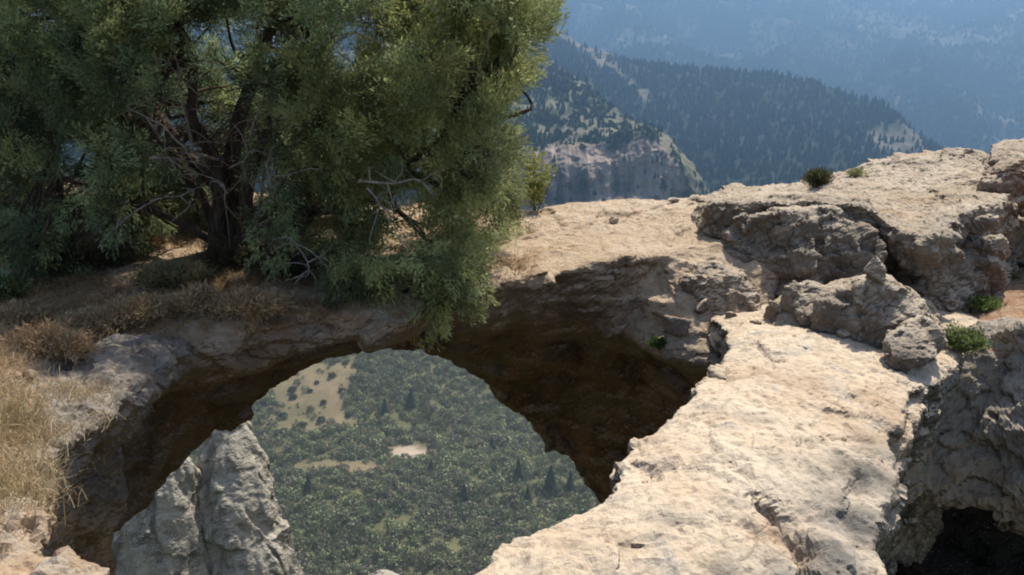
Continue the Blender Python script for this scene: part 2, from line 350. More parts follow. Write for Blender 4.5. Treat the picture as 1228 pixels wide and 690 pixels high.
# foreground slab
bm = bmesh.new(); S = []
for (py, L, Rr, z) in [(900, 300, 1090, -2.55), (760, 430, 1078, -2.46), (716, 508, 1072, -2.44), (690, 560, 1068, -2.43), (645, 650, 1058, -2.44), (604, 706, 1062, -2.46), (552, 748, 1074, -2.5), (508, 794, 1082, -2.53), (468, 832, 1100, -2.56), (436, 858, 1140, -2.62), (402, 874, 1165, -2.70), (370, 830, 1215, -2.82), (330, 850, 1250, -2.95)]:
    l, r = gp(L, py, z), gp(Rr, py, z-.12)
    e = .05 if py < 480 else .1
    S.append([l, l*.75+r*.25+[0, 0, e], l*.5+r*.5+[0, 0, e*1.1], l*.22+r*.78+[0, 0, e*.2], r+[0, 0, -.05], r+[-.08, .1, -.9], r+[-.9, .5, -6], l+[.9, .3, -6], l+[.35, .25, -1.6], l+[.1, .1, -.5]])
loft(S, bm)
def gl(pts): return [gp(x, y, -2.42) for x, y in pts]
SG = [(gl([(770, 560), (812, 556), (850, 553), (900, 572), (925, 600), (952, 616), (970, 655), (968, 720)]), .04, .06), (gl([(930, 602), (952, 616), (968, 640), (974, 680), (976, 730)]), .07, .22), (gl([(925, 600), (985, 605), (1030, 590)]), .04, .05),
      (gl([(880, 470), (935, 482), (990, 500)]), .035, .03), (gl([(905, 425), (960, 440), (1040, 446), (1090, 460)]), .05, .03), (gl([(840, 520), (880, 560), (905, 575)]), .03, .05), (gl([(700, 640), (760, 628), (840, 640)]), .03, .05), (gl([(960, 520), (1010, 500), (1060, 492)]), .04, .06), (gl([(1030, 700), (1030, 640), (1022, 590), (1035, 545)]), .035, .08), (gl([(830, 470), (850, 500), (845, 540)]), .02, .04), (gl([(920, 465), (932, 480)]), .03, .08), (gl([(850, 620), (905, 640), (925, 690)]), .03, .05)]
def nearg(v, pts):
    out = np.zeros(len(v))
    for (px, py, r, s_) in pts: out = np.maximum(out, s_*np.exp(-((np.linalg.norm(v[:, :2]-gp(px, py, -2.45)[:2], axis=1)/r)**2)))
    return out
def zone_slab(v): return nearg(v, [(1040, 545, .26, 1), (1030, 600, .28, 1), (1000, 650, .22, 1), (950, 690, .18, .9), (1010, 720, .35, 1), (865, 690, .10, .7), (1065, 505, .2, .8), (1100, 470, .2, .5), (800, 640, .10, .5), (745, 600, .09, .45), (880, 610, .10, .5), (905, 500, .13, .45), (985, 555, .16, .6), (850, 480, .09, .5), (690, 670, .10, .4), (930, 555, .08, .5)]), nearg(v, [(960, 455, .45, .9), (1060, 455, .4, .9), (890, 425, .3, .8), (700, 660, .3, .6), (930, 640, .18, .8), (820, 600, .2, .5), (800, 540, .25, .45), (1000, 480, .3, .7)])
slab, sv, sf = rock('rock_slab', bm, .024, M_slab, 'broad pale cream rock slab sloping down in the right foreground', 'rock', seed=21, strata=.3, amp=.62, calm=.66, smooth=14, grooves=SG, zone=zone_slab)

# overhanging wall and cave at the right
bm = bmesh.new()
W = []
for (t, b, c, yb) in [((1088, 470, 6.9), (1058, 592, 6.5), (1060, 585, 10.2), 9.6), ((1150, 438, 7.1), (1110, 606, 6.5), (1110, 595, 10.2), 9.6), ((1192, 404, 7.2), (1168, 626, 6.35), (1165, 605, 10.2), 9.6), ((1245, 386, 6.9), (1240, 652, 6.0), (1240, 635, 10.2), 9.6), ((1340, 400, 6.4), (1340, 700, 5.4), (1340, 665, 10.2), 9.6), ((1560, 430, 5.6), (1560, 800, 4.6), (1560, 705, 10.2), 9.6)]:
    T, Bq, C = P(*t), P(*b), P(*c); mid = T*.5+Bq*.5+[-.06, -.10, 0]
    W.append([T+[.1, 1.5, -.55], T, T*.72+Bq*.28+[-.02, -.08, 0], mid, Bq, Bq+[0, .35, .22], C, C+[0, .3, -3], C+[0, 2.0, -3]])
loft(W, bm)
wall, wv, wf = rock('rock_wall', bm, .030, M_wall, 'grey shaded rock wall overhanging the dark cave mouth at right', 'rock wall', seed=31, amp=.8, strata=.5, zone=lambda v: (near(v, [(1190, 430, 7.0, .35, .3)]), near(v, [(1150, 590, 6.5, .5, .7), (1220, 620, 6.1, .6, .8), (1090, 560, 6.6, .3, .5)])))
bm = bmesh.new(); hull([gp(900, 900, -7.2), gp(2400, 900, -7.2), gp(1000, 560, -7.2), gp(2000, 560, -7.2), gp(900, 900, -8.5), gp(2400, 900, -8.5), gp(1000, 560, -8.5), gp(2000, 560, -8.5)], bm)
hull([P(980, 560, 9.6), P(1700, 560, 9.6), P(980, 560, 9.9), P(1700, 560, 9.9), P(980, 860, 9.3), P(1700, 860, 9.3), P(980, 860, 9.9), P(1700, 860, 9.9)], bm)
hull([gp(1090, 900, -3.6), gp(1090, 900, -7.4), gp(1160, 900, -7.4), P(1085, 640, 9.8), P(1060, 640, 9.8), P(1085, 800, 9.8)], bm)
rock('cave_floor', bm, .08, M_cave, 'rock floor and back of the cave at right, coloured near-black for its shade', 'rock', kind='structure', seed=35)

# upper right outcrop: rings of (back top, mid top, top edge, face, foot, base)
bm = bmesh.new()
O = [
 [(838, 238, 10.9), (842, 250, 10.0), (850, 268, 9.2), (848, 285, 9.1), (838, 306, 8.9), (830, 330, 11)],
 [(868, 231, 11.1), (866, 238, 10.2), (868, 250, 8.95), (866, 285, 8.85), (862, 330, 8.62), (860, 360, 11)],
 [(915, 225, 11.2), (910, 232, 10.2), (904, 243, 8.85), (902, 300, 8.85), (900, 360, 8.55), (900, 390, 11)],
 [(965, 221, 11.3), (968, 230, 10.2), (974, 240, 8.7), (972, 300, 8.72), (965, 380, 8.45), (960, 390, 11)],
 [(1010, 211, 11.5), (1020, 224, 10.2), (1036, 245, 8.5), (1034, 300, 8.6), (1030, 380, 8.35), (1020, 390, 11)],
 [(1048, 197, 11.6), (1062, 225, 10.1), (1072, 272, 8.2), (1078, 305, 8.38), (1075, 380, 8.35), (1075, 390, 11)],
 [(1082, 184, 11.8), (1098, 224, 10.1), (1110, 290, 7.95), (1112, 320, 8.2), (1105, 390, 8.15), (1115, 390, 11)],
 [(1130, 179, 11.8), (1144, 214, 10.3), (1160, 252, 8.6), (1152, 300, 8.3), (1140, 380, 8.1), (1150, 390, 11)],
 [(1168, 182, 11.8), (1180, 215, 10.3), (1190, 246, 8.9), (1190, 290, 8.6), (1184, 370, 8.3), (1190, 390, 11)],
 [(1200, 196, 11.7), (1206, 230, 10.6), (1212, 300, 10.2), (1212, 320, 10.0), (1210, 350, 9.0), (1215, 390, 11)],
]
loft([[P(*q) for q in r] for r in O], bm)
rock('rock_outcrop', bm, .026, M_out, 'big rugged outcrop with shaded hollow face above the slab, sunlit on top', 'rock outcrop', seed=43, amp=1.35, scale=.9, calm=.8, fine=.75, zone=lambda v: (near(v, [(900, 285, 8.85, .4, .8), (940, 300, 8.75, .45, .9), (1010, 295, 8.65, .5, .9), (970, 340, 8.6, .4, .8), (1040, 340, 8.4, .4, .8), (1090, 310, 8.35, .35, .7), (1160, 300, 8.3, .35, .7), (868, 270, 8.9, .25, .6)]), near(v, [(1070, 250, 8.9, .35, .9), (1110, 240, 9.4, .4, .6)])))  # first zone darkens the face: its shade put into the colour
# ground behind the wall, at right
bm = bmesh.new(); hull([P(1172, 350, 8.8), P(1120, 432, 7.2), P(1190, 408, 7.3), P(1500, 350, 8.4), P(1600, 430, 6), P(1190, 318, 10.4), P(1600, 318, 10.4), P(1180, 500, 9), P(1600, 600, 9), P(1240, 395, 7.2)], bm)
rock('soil_ledge', bm, .04, M_red, 'reddish soil ledge on top of the right wall', 'ledge', kind='structure', seed=51, amp=.6)

def boulder(name, pts, mat, label, voxel=.021, seed=0, group=None, cat='boulder', **k):
    bm = bmesh.new(); hull([P(*p) for p in pts], bm); return rock(name, bm, voxel, mat, label, cat, group=group, seed=seed, **k)
boulder('boulder', [(1050, 328, 7.05), (1012, 346, 7.02), (1000, 352, 7.08), (1075, 340, 7.2), (1100, 368, 7.3), (1062, 352, 6.86), (1064, 400, 6.72), (990, 372, 7.05), (985, 404, 7.0), (1070, 432, 6.62), (1010, 416, 6.92), (1116, 425, 6.7), (1126, 388, 7.2), (1060, 332, 8.3), (1125, 370, 8.3), (1000, 352, 8.2)], M_out, 'long peaked boulder with pale ridge lying at the head of the slab', seed=61, amp=.9, scale=.8, calm=.3, fine=.8, zone=lambda v: (near(v, [(960, 390, 7.1, .25, .8), (1010, 390, 6.95, .3, .9), (1050, 395, 6.8, .25, .7)]),))  # front darkened by the zone, shade put into the colour
boulder('boulder', [(878, 268, 8.7), (935, 258, 8.55), (1000, 254, 8.4), (1046, 262, 8.25), (1064, 300, 8.05), (1060, 350, 7.95), (990, 360, 7.95), (915, 362, 8.05), (868, 330, 8.35), (960, 305, 8.15), (880, 300, 9.6), (1060, 300, 9.4), (960, 262, 9.6), (1010, 275, 8.2)], M_out, 'large angular block with a dark shaded face standing in the front of the outcrop', seed=66, amp=1.1, scale=.9, calm=.3, fine=.8, zone=lambda v: (near(v, [(900, 300, 8.4, .4, .7), (960, 300, 8.1, .45, .8), (1030, 310, 8.1, .4, .8), (1000, 345, 8.0, .4, .7)]),))  # dark face: shade painted in through the zone
boulder('boulder', [(965, 338, 7.5), (945, 352, 7.4), (918, 386, 7.3), (925, 398, 7.2), (985, 345, 7.45), (1005, 362, 7.3), (1000, 404, 7.05), (960, 400, 7.1), (960, 345, 8.3), (1010, 360, 8.1), (925, 380, 8.0)], M_out, 'lower brown hump joined to the left flank of the long peaked boulder', seed=62, amp=.9, scale=.8, calm=.3, fine=.8, zone=lambda v: (near(v, [(950, 385, 7.2, .25, .6)]),))  # shade of the front painted in here as well
boulder('boulder', [(1068, 396, 6.5), (1105, 385, 6.55), (1124, 398, 6.5), (1122, 420, 6.35), (1108, 446, 6.15), (1075, 436, 6.25), (1064, 415, 6.4), (1100, 395, 7.2)], M_out, 'rounded grey boulder tip jutting over the slab at the right end of the long boulder', seed=63, amp=1.0, scale=.5, calm=.2, fine=.9, zone=lambda v: (near(v, [(1090, 430, 6.2, .2, .8)]),))
boulder('boulder', [(1172, 238, 9.4), (1180, 222, 9.4), (1200, 200, 9.55), (1232, 186, 9.6), (1330, 176, 9.7), (1330, 270, 9.5), (1232, 258, 9.5), (1196, 254, 9.5), (1190, 240, 10.4), (1330, 220, 10.8), (1240, 192, 10.6)], M_arch, 'brown slanting boulder at the right frame edge, shaded underneath', seed=67, amp=.9, scale=.9, fine=.6)
boulder('boulder', [(1188, 176, 11.6), (1205, 168, 11.8), (1240, 164, 12), (1300, 170, 12), (1228, 190, 11.2), (1190, 200, 11.2), (1300, 200, 11), (1240, 190, 13)], M_out, 'pale cap rock at the top right corner of the ridge', seed=69, amp=.6, scale=.7)
boulder('boulder', [(1195, 262, 10.4), (1240, 262, 10.4), (1330, 265, 10.2), (1190, 320, 10.1), (1330, 330, 10), (1195, 262, 11.6), (1330, 320, 11.8)], M_wall, 'dark recessed block under the slanting boulder at right', seed=71, amp=.7)
boulder('boulder', [(828, 322, 8.0), (850, 312, 8.1), (880, 322, 8.1), (908, 352, 7.9), (912, 378, 7.75), (860, 386, 7.75), (832, 372, 7.8), (826, 348, 7.9), (870, 330, 8.9), (905, 360, 8.8)], M_out, 'squat brown block at the left foot of the outcrop', seed=73, amp=.8, scale=.7)
boulder('boulder', [(868, 296, 8.7), (900, 286, 8.9), (926, 298, 8.8), (934, 312, 8.6), (915, 322, 8.5), (875, 318, 8.4), (900, 330, 9.2)], M_slab, 'pale cup-shaped ledge block under the hollow of the outcrop', seed=75, amp=.6, scale=.5)
boulder('boulder', [(1130, 178, 11.4), (1178, 180, 11.4), (1184, 196, 11.1), (1176, 212, 10.9), (1140, 206, 10.9), (1128, 192, 11.1), (1150, 190, 12.2)], M_out, 'pitted cream block on the crest between outcrop and cap rock', seed=77, amp=.8, scale=.5)
boulder('boulder', [(850, 234, 11.2), (880, 227, 11.3), (940, 222, 11.4), (962, 224, 11.4), (960, 234, 11.1), (900, 240, 10.9), (855, 242, 10.9), (900, 232, 12)], M_slab, 'thin layered shelf of rock at the back edge of the plateau', seed=79, amp=.5, scale=.5)
_dg = bpy.context.evaluated_depsgraph_get()
def hit(px, py, Y):
    d = P(px, py, 10.0)-CAM; ok, loc, *_ = sc.ray_cast(_dg, Vector(CAM), Vector(d).normalized())
    if ok and loc.y < Y+2.5: return np.array(loc)
    print('no hit', px, py); return P(px, py, Y)
k = 0
for (px, py, Y, r, lab) in [(1054, 336, 7.1, .11, 'small rounded stone perched on the peak of the long boulder'), (878, 380, 7.3, .06, 'small upright brown stone at the foot of the squat block'), (905, 388, 7.2, .05, 'little pale stone left of the peaked boulder'), (812, 398, 7.8, .10, 'angular pale stone with a shaded front near the hole rim'), (840, 372, 7.9, .09, 'flat pale stone under the squat block'), (735, 268, 9.6, .06, 'loose pebble on the bare top of the arch'), (803, 243, 10.5, .08, 'low stone on the skyline of the arch top'), (1012, 404, 6.8, .07, 'flat chip of stone in the shade line of the long boulder'), (856, 452, 7.0, .07, 'grey knob of stone on the lip of the hole')]:
    c = hit(px, py, Y)+[0, 0, r*(.3 if r < .11 else .55)]; bm = bmesh.new(); rr = np.random.default_rng(200+k)
    hull([c + rr.normal(size=3)*r*[.75, .6, .5] for _ in range(12)], bm); k += 1
    rock('stone', bm, .012, M_slab if k % 2 else M_out, lab, 'stone', seed=90+k, amp=.3, scale=.3, group='loose stones on the rock')

SN = {}
for q in [(980, 224, 11.1), (1027, 212, 11.3), (1152, 420, 6.75), (1182, 372, 7.8), (1215, 334, 9.0), (790, 416, 7.72), (643, 254, 9.4), (176, 300, 7.9), (455, 335, 7.3), (30, 262, 9.3), (6, 360, 6.6),
          (60, 318, 8), (125, 318, 7.8), (205, 345, 7.3), (170, 385, 6.6), (115, 405, 6.4), (235, 372, 6.8), (20, 400, 6.2), (345, 330, 7.4), (283, 322, 7.9), (300, 376, 6.8), (60, 425, 5.9)]: SN[q[:2]] = hit(*q)
def hit2(x, y, Y): return SN[(x, y)]
# grey spires seen through the hole
def spire(rows, label, seed, off):
    bm = bmesh.new(); rings = []
    for (py, L, Rr, Y) in rows:
        l, r = P(L, py, Y), P(Rr, py, Y); w = r[0]-l[0]; c = (l+r)/2; ring = []
        for k in range(12):
            a = 2*math.pi*k/12
            ring.append(c + [math.cos(a)*w/2, math.sin(a)*w*.42+w*.3, 0])
        rings.append(ring)
    loft(rings, bm); v, f = solid(bm, .055, 4); v = craggy(v, f, .28, 3.0, .1, seed, .2); v, f = rough(v, f, .055, .38, .8, .1, seed+70, .1)
    # upright joints
    n = vnormals(v, f); q = v*np.array([1, 1, .12]); d = -.20*sstep(.45, .95, fbm(q*.9, 3, seed+40, ridged=True))+.06*fbm(q*3, 3, seed+45) ; v = v+n*d[:, None]
    o = link('rock_spire', np_mesh('rock_spire', v, f, M_spire, False)); tag(o, label, 'rock spire', 'grey rock spires below the arch')
spire([(496, 258, 278, 26), (520, 236, 298, 25.6), (560, 224, 310, 25), (600, 220, 321, 24.5), (650, 224, 336, 24), (720, 230, 352, 23.4), (900, 200, 400, 22)], 'taller grey rock spire with a cracked pointed top', 5, 0)
spire([(546, 196, 220, 24.5), (580, 160, 228, 24), (630, 120, 238, 23.5), (690, 88, 252, 23), (900, 20, 300, 21)], 'lower grey rock spire leaning against the left of the taller one', 8, 0)
spire([(692, 444, 458, 15), (706, 432, 470, 15), (760, 380, 520, 14.8), (860, 340, 560, 14.6)], 'pale rock tip barely rising at the bottom of the hole', 9, 0)

# ------------------------------------------------------------------ plants
def needles(o, a, L, per, ln, w, spread, col, colj=.25, r=rng, flat=.7):
    """sprays: o,a (n,3) L (n,) -> diamonds"""
    n = len(o); t = r.random((n, per)); base = o[:, None]+a[:, None]*(L[:, None]*t)[..., None]
    rnd = r.normal(size=(n, per, 3)); d = a[:, None]*1.0+rnd*spread; d /= np.linalg.norm(d, axis=2, keepdims=True)
    base = base + rnd*(L[:, None]*.16*(1.1-t))[..., None]
    s = np.cross(d, r.normal(size=(n, per, 3))); s /= np.linalg.norm(s, axis=2, keepdims=True)+1e-9
    l = ln*(.6+.8*r.random((n, per, 1))); ww = w*(.7+.6*r.random((n, per, 1)))
    v = np.stack([base, base+d*l*.5+s*ww, base+d*l, base+d*l*.5-s*ww], 2).reshape(-1, 3)
    f = np.arange(len(v)).reshape(-1, 4)
    c = np.repeat(col, per, 0)*(1+colj*(r.random((n*per, 1))*2-1)); c = np.repeat(c, 4, 0)
    return v, f, c
def tube(mb, pts, rad, seg=7, wob=.0, seed=0, sub=4):
    pts = np.array(pts, float); rad = np.array(rad, float)
    # catmull-rom
    q = []; rr = []; n = len(pts)
    for i in range(n-1):
        p0, p1, p2, p3 = pts[max(i-1, 0)], pts[i], pts[i+1], pts[min(i+2, n-1)]
        for k in range(sub):
            t = k/sub; q.append(.5*((2*p1)+(-p0+p2)*t+(2*p0-5*p1+4*p2-p3)*t*t+(-p0+3*p1-3*p2+p3)*t**3)); rr.append(rad[i]*(1-t)+rad[i+1]*t)
    q.append(pts[-1]); rr.append(rad[-1]); q = np.array(q); rr = np.array(rr)
    if wob: q = q + wob*np.stack([vn(q*3.1, seed), vn(q*3.1, seed+1), vn(q*3.1, seed+2)], 1)*np.linspace(.2, 1, len(q))[:, None]
    tg = np.gradient(q, axis=0); tg /= np.linalg.norm(tg, axis=1, keepdims=True)+1e-9
    ref = np.array([.3, .9, .1]); u = np.cross(tg, ref); u /= np.linalg.norm(u, axis=1, keepdims=True)+1e-9; w = np.cross(tg, u)
    ang = np.arange(seg)*2*math.pi/seg
    prof = 1+.22*np.sin(ang*2+seed)+.12*np.sin(ang*3+seed*2)
    v = (q[:, None]+(u[:, None]*np.cos(ang)[None, :, None]+w[:, None]*np.sin(ang)[None, :, None])*(rr[:, None]*prof[None])[..., None]).reshape(-1, 3)
    m = len(q); f = []
    for i in range(m-1):
        for k in range(seg): f.append((i*seg+k, i*seg+(k+1) % seg, (i+1)*seg+(k+1) % seg, (i+1)*seg+k))
    mb.add(v, f); return q
TY = 8.5
tree = empty('juniper_tree', P(283, 300, TY)); tag(tree, 'large dark green juniper with twisted trunk and dead twigs growing on the arch', 'tree')
tr = MB()
stems = [
 ([(278, 312, 8.5), (276, 250, 8.5), (280, 190, 8.45), (292, 130, 8.4), (308, 70, 8.4), (318, 10, 8.4), (325, -90, 8.5)], [.17, .13, .10, .085, .07, .055, .03]),
 ([(300, 312, 8.4), (298, 250, 8.3), (305, 195, 8.2), (330, 140, 8.1), (360, 80, 8.0), (378, 10, 8.0), (400, -90, 8.0)], [.13, .10, .085, .07, .06, .045, .03]),
 ([(262, 310, 8.4), (262, 250, 8.3), (252, 190, 8.2), (232, 140, 8.1), (222, 80, 8.1), (208, 20, 8.1), (200, -60, 8.1)], [.13, .10, .085, .065, .055, .045, .03]),
 ([(268, 300, 8.6), (240, 230, 8.6), (190, 170, 8.6), (150, 120, 8.6), (110, 50, 8.7), (92, 0, 8.7), (80, -70, 8.8)], [.12, .09, .085, .08, .07, .055, .04]),
 ([(290, 300, 8.7), (330, 250, 8.9), (400, 190, 9.1), (470, 110, 9.2), (530, 30, 9.2), (560, -60, 9.3)], [.11, .085, .07, .055, .045, .03]),
 ([(285, 290, 8.3), (350, 262, 8.0), (430, 240, 7.8), (505, 200, 7.8), (555, 150, 7.9)], [.09, .065, .05, .04, .02]),
 ([(300, 300, 8.3), (345, 305, 7.9), (400, 320, 7.5), (460, 350, 7.2), (520, 372, 7.1)], [.07, .05, .04, .03, .015]),
 ([(262, 290, 8.5), (200, 260, 8.3), (120, 230, 8.1), (40, 200, 8.0), (-40, 150, 8.0)], [.09, .065, .055, .04, .02]),
 ([(275, 240, 8.4), (220, 180, 8.9), (170, 120, 9.3), (60, 60, 9.6), (-20, -30, 9.8)], [.08, .065, .05, .04, .02]),
]
nodes = []
for i, (pp, rr) in enumerate(stems):
    q = tube(tr, [P(*x) for x in pp], [r_*.66 for r_ in rr], 8, .10, i*3+1, 5); nodes.append(q[len(q)//3:])
nodes = np.concatenate(nodes)
# foliage masses: (px, py, Y, r)
def inpoly(x, y, poly):
    c = False; j = len(poly)-1
    for i in range(len(poly)):
        xi, yi = poly[i]; xj, yj = poly[j]
        if (yi > y) != (yj > y) and x < (xj-xi)*(y-yi)/(yj-yi)+xi: c = not c
        j = i
    return c
rb = np.random.default_rng(12); blobs = []
regs = [ # polygon, number, Y range, radius range
 ([(350, -80), (632, -80), (628, 50), (606, 120), (594, 190), (586, 215), (480, 205), (372, 215)], 74, (7.0, 9.6), (.24, .42)),
 ([(520, 190), (612, 190), (598, 270), (570, 330), (525, 320)], 17, (7.2, 9.0), (.2, .32)),
 ([(380, 200), (450, 200), (440, 320), (385, 310)], 9, (7.6, 8.8), (.2, .3)),
 ([(170, -80), (390, -80), (390, 150), (350, 215), (330, 120), (250, 90), (200, 150), (150, 120)], 30, (7.1, 8.3), (.15, .27)),
 ([(300, 130), (400, 130), (400, 240), (320, 230)], 8, (7.3, 8.0), (.14, .22)),
 ([(120, 120), (230, 130), (220, 210), (120, 210)], 8, (7.4, 8.2), (.14, .22)),
 ([(40, 225), (420, 225), (420, 285), (40, 290)], 26, (9.2, 10.2), (.2, .32)),
 ([(0, 235), (150, 235), (190, 320), (20, 330)], 9, (7.6, 8.4), (.16, .25)),
 ([(560, -90), (645, -80), (636, 40), (618, 110), (590, 120)], 20, (7.8, 9.2), (.18, .3)),
 ([(-80, -80), (190, -80), (180, 60), (120, 130), (150, 190), (-80, 200)], 60, (7.6, 10.4), (.28, .46)),
 ([(180, -80), (370, -80), (370, 60), (250, 30), (190, 60)], 20, (7.7, 9.8), (.22, .38)),
 ([(120, 60), (400, 60), (400, 230), (150, 230)], 42, (9.4, 10.6), (.28, .42)),
 ([(385, 305), (470, 305), (460, 352), (400, 345)], 10, (6.8, 7.5), (.14, .24)),
 ([(500, 290), (575, 290), (562, 350), (530, 382), (495, 380)], 13, (6.7, 7.4), (.14, .24)),
 ([(300, 230), (420, 200), (420, 330), (330, 330)], 6, (7.4, 8.0), (.16, .26)),
 ([(-60, 190), (200, 190), (180, 270), (-60, 290)], 13, (8.2, 10.0), (.25, .38)),
 ([(-40, 260), (60, 270), (60, 330), (-40, 350)], 6, (7.0, 7.8), (.16, .26)),
]
for poly, n, yr, rr in regs:
    xs = [p[0] for p in poly]; ys = [p[1] for p in poly]; k = 0
    while k < n:
        x, y = rb.uniform(min(xs), max(xs)), rb.uniform(min(ys), max(ys))
        if not inpoly(x, y, poly): continue
        k += 1; blobs.append((P(x, y, rb.uniform(*yr)), rb.uniform(*rr), x))
cr = MB(); sp_o = []; sp_a = []; sp_l = []; sp_c = []
center = P(300, 120, 8.6)
for i, (c, r, x) in enumerate(blobs):
    d = nodes-c; j = np.argmin((d**2).sum(1)+.6*np.maximum(nodes[:, 2]-c[2], 0)); s = nodes[j]
    mid = s*.5+c*.5+rb.normal(size=3)*.1+[0, 0, -.05]
    tube(tr, [s, mid, c], [.024, .016, .007], 5, .06, i, 4)
    n = int(150*(r/.3)**2)
    dd = rb.normal(size=(n, 3)); dd /= np.linalg.norm(dd, axis=1, keepdims=True)
    # ragged: sub-tufts inside the mass
    tuft = rb.normal(size=(9, 3)); tuft /= np.linalg.norm(tuft, axis=1, keepdims=True); tuft *= r*rb.uniform(.35, 1.0, (9, 1))*[1.1, 1.1, .95]
    ti = rb.integers(0, 9, n); oo = c+tuft[ti]*rb.uniform(.55, 1.05, (n, 1))+dd*r*.19
    out = oo-c; out /= np.linalg.norm(out, axis=1, keepdims=True)+1e-6
    oc = c-center; oc /= np.linalg.norm(oc)
    a = out*.7+oc*.35+[0, 0, .42]+rb.normal(size=(n, 3))*.32
    if c[2] < 1.2: a = a-[0, 0, .75]
    a /= np.linalg.norm(a, axis=1, keepdims=True)
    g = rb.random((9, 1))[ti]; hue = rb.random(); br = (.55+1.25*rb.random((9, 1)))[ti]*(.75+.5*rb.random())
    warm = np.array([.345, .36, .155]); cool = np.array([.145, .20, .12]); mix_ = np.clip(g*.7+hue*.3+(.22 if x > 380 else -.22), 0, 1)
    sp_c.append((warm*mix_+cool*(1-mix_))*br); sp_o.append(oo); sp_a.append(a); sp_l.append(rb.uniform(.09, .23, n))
sp_o = np.concatenate(sp_o); sp_a = np.concatenate(sp_a); sp_l = np.concatenate(sp_l); sp_c = np.concatenate(sp_c)
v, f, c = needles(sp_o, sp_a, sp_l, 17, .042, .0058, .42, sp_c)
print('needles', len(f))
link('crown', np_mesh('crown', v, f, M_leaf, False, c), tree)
link('trunk', tr.mesh('trunk', M_bark), tree)
# dead pale twigs and branches, each a part
deadb = [
 [(232, 170, 7.9), (225, 120, 7.8), (216, 70, 7.8), (205, 30, 7.9)], [(262, 190, 7.9), (225, 178, 7.7), (195, 150, 7.6), (150, 130, 7.6)],
 [(180, 190, 7.5), (210, 190, 7.6), (245, 196, 7.9)], [(300, 170, 7.9), (318, 120, 7.7), (345, 90, 7.6), (372, 70, 7.6)],
 [(310, 250, 7.9), (318, 200, 7.7), (340, 160, 7.6), (360, 130, 7.6)], [(300, 220, 7.9), (340, 208, 7.5), (400, 212, 7.3), (430, 220, 7.2)],
 [(300, 270, 7.9), (330, 230, 7.6), (322, 190, 7.5)], [(430, 216, 7.0), (470, 217, 6.9), (498, 214, 6.95), (520, 232, 7.0)], [(440, 225, 6.95), (455, 240, 6.9), (470, 262, 6.9)],
 [(285, 262, 7.9), (270, 240, 7.7), (262, 215, 7.6), (240, 205, 7.5)], [(110, 20, 7.6), (140, 35, 7.6), (175, 60, 7.7), (210, 90, 7.8)], [(580, 45, 7.4), (590, 32, 7.4), (598, 16, 7.4)],
 [(380, 45, 7.2), (430, 44, 7.1), (470, 46, 7.1)], [(330, 300, 7.4), (352, 290, 7.2), (380, 300, 7.1), (400, 318, 7.0)], [(340, 280, 7.5), (365, 310, 7.1), (372, 335, 6.9)],
 [(120, 290, 7.6), (160, 255, 7.6), (215, 230, 7.8), (255, 222, 8.0)], [(310, 240, 7.8), (292, 205, 7.6), (300, 180, 7.5)], [(455, 125, 7.1), (500, 127, 7.1), (535, 130, 7.2)],
]
for i, pp in enumerate(deadb):
    mb = MB(); q = tube(mb, [P(*x) for x in pp], list(np.linspace(.014 if i < 8 else .010, .004, len(pp))), 6, .09, 50+i, 5)
    for k in range(6):
        j = rb.integers(2, len(q)); dd = rb.normal(size=3)*[1, .6, .8]; dd /= np.linalg.norm(dd); L = rb.uniform(.12, .35)
        tube(mb, [q[j], q[j]+dd*L*.5+rb.normal(size=3)*.03, q[j]+dd*L+[0, 0, -.04]], [.007, .005, .002], 4, .04, i*7+k, 3)
    link('dead_branch', mb.mesh('dead_branch', M_dead), tree)
mb = MB()   # the thicket of fine twigs round the trunk
for k in range(1100):
    s = nodes[rb.integers(len(nodes))]
    if s[2] > 3.0: continue
    dd = rb.normal(size=3); dd[2] = dd[2]*.7-.1; dd[1] -= .5; dd /= np.linalg.norm(dd); L = rb.uniform(.15, .7) if s[2] > .35 else rb.uniform(.1, .25)
    tube(mb, [s, s+dd*L*.5+rb.normal(size=3)*.06, s+dd*L+rb.normal(size=3)*.08], [.006, .004, .002], 4, .10, k, 4)
link('twigs', mb.mesh('twigs', M_twig), tree)['kind'] = 'stuff'

def surf_pts(v, f, n, keep, r):
    """random points on up-facing faces whose centre passes keep(centres)"""
    q = v[f].mean(1); nn = np.cross(v[f[:, 2]]-v[f[:, 0]], v[f[:, 3]]-v[f[:, 1]]); nn /= np.linalg.norm(nn, axis=1, keepdims=True)+1e-9
    ok = (nn[:, 2] > .35) & keep(q); q = q[ok]
    return q[r.integers(0, len(q), n)] + r.normal(size=(n, 3))*[.02, .02, 0]
def pix(q):
    d = q-CAM; y = d@FW; return 614+F*(d@RT)/y, 345-F*(d@UP)/y
def blades(o, L, w, col, r, lean=.5, droop=.5, face=None):
    n = len(o); a = r.normal(size=(n, 3))*lean; a[:, 2] = 1; a /= np.linalg.norm(a, axis=1, keepdims=True)
    s = np.cross(a, r.normal(size=(n, 3))); s /= np.linalg.norm(s, axis=1, keepdims=True)
    l = (L*(.5+r.random(n)))[:, None]; m = o+a*l*.55; t = o+a*l+np.stack([a[:, 0], a[:, 1], -np.ones(n)*droop], 1)*l*.35
    v = np.stack([o-s*w, o+s*w, m+s*w*.7, m-s*w*.7, m-s*w*.7, m+s*w*.7, t+s*w*.1, t-s*w*.1], 1).reshape(-1, 3)
    return v, np.arange(len(v)).reshape(-1, 4), np.repeat(col, 8, 0)
def pick(cols, n, r, j=.2):
    return np.array(cols)[r.integers(0, len(cols), n)]*(1+j*(r.random((n, 1))*2-1))
straw = [(.55, .42, .26), (.46, .34, .20), (.64, .52, .36), (.38, .27, .16), (.42, .34, .19)]
rg = np.random.default_rng(5)
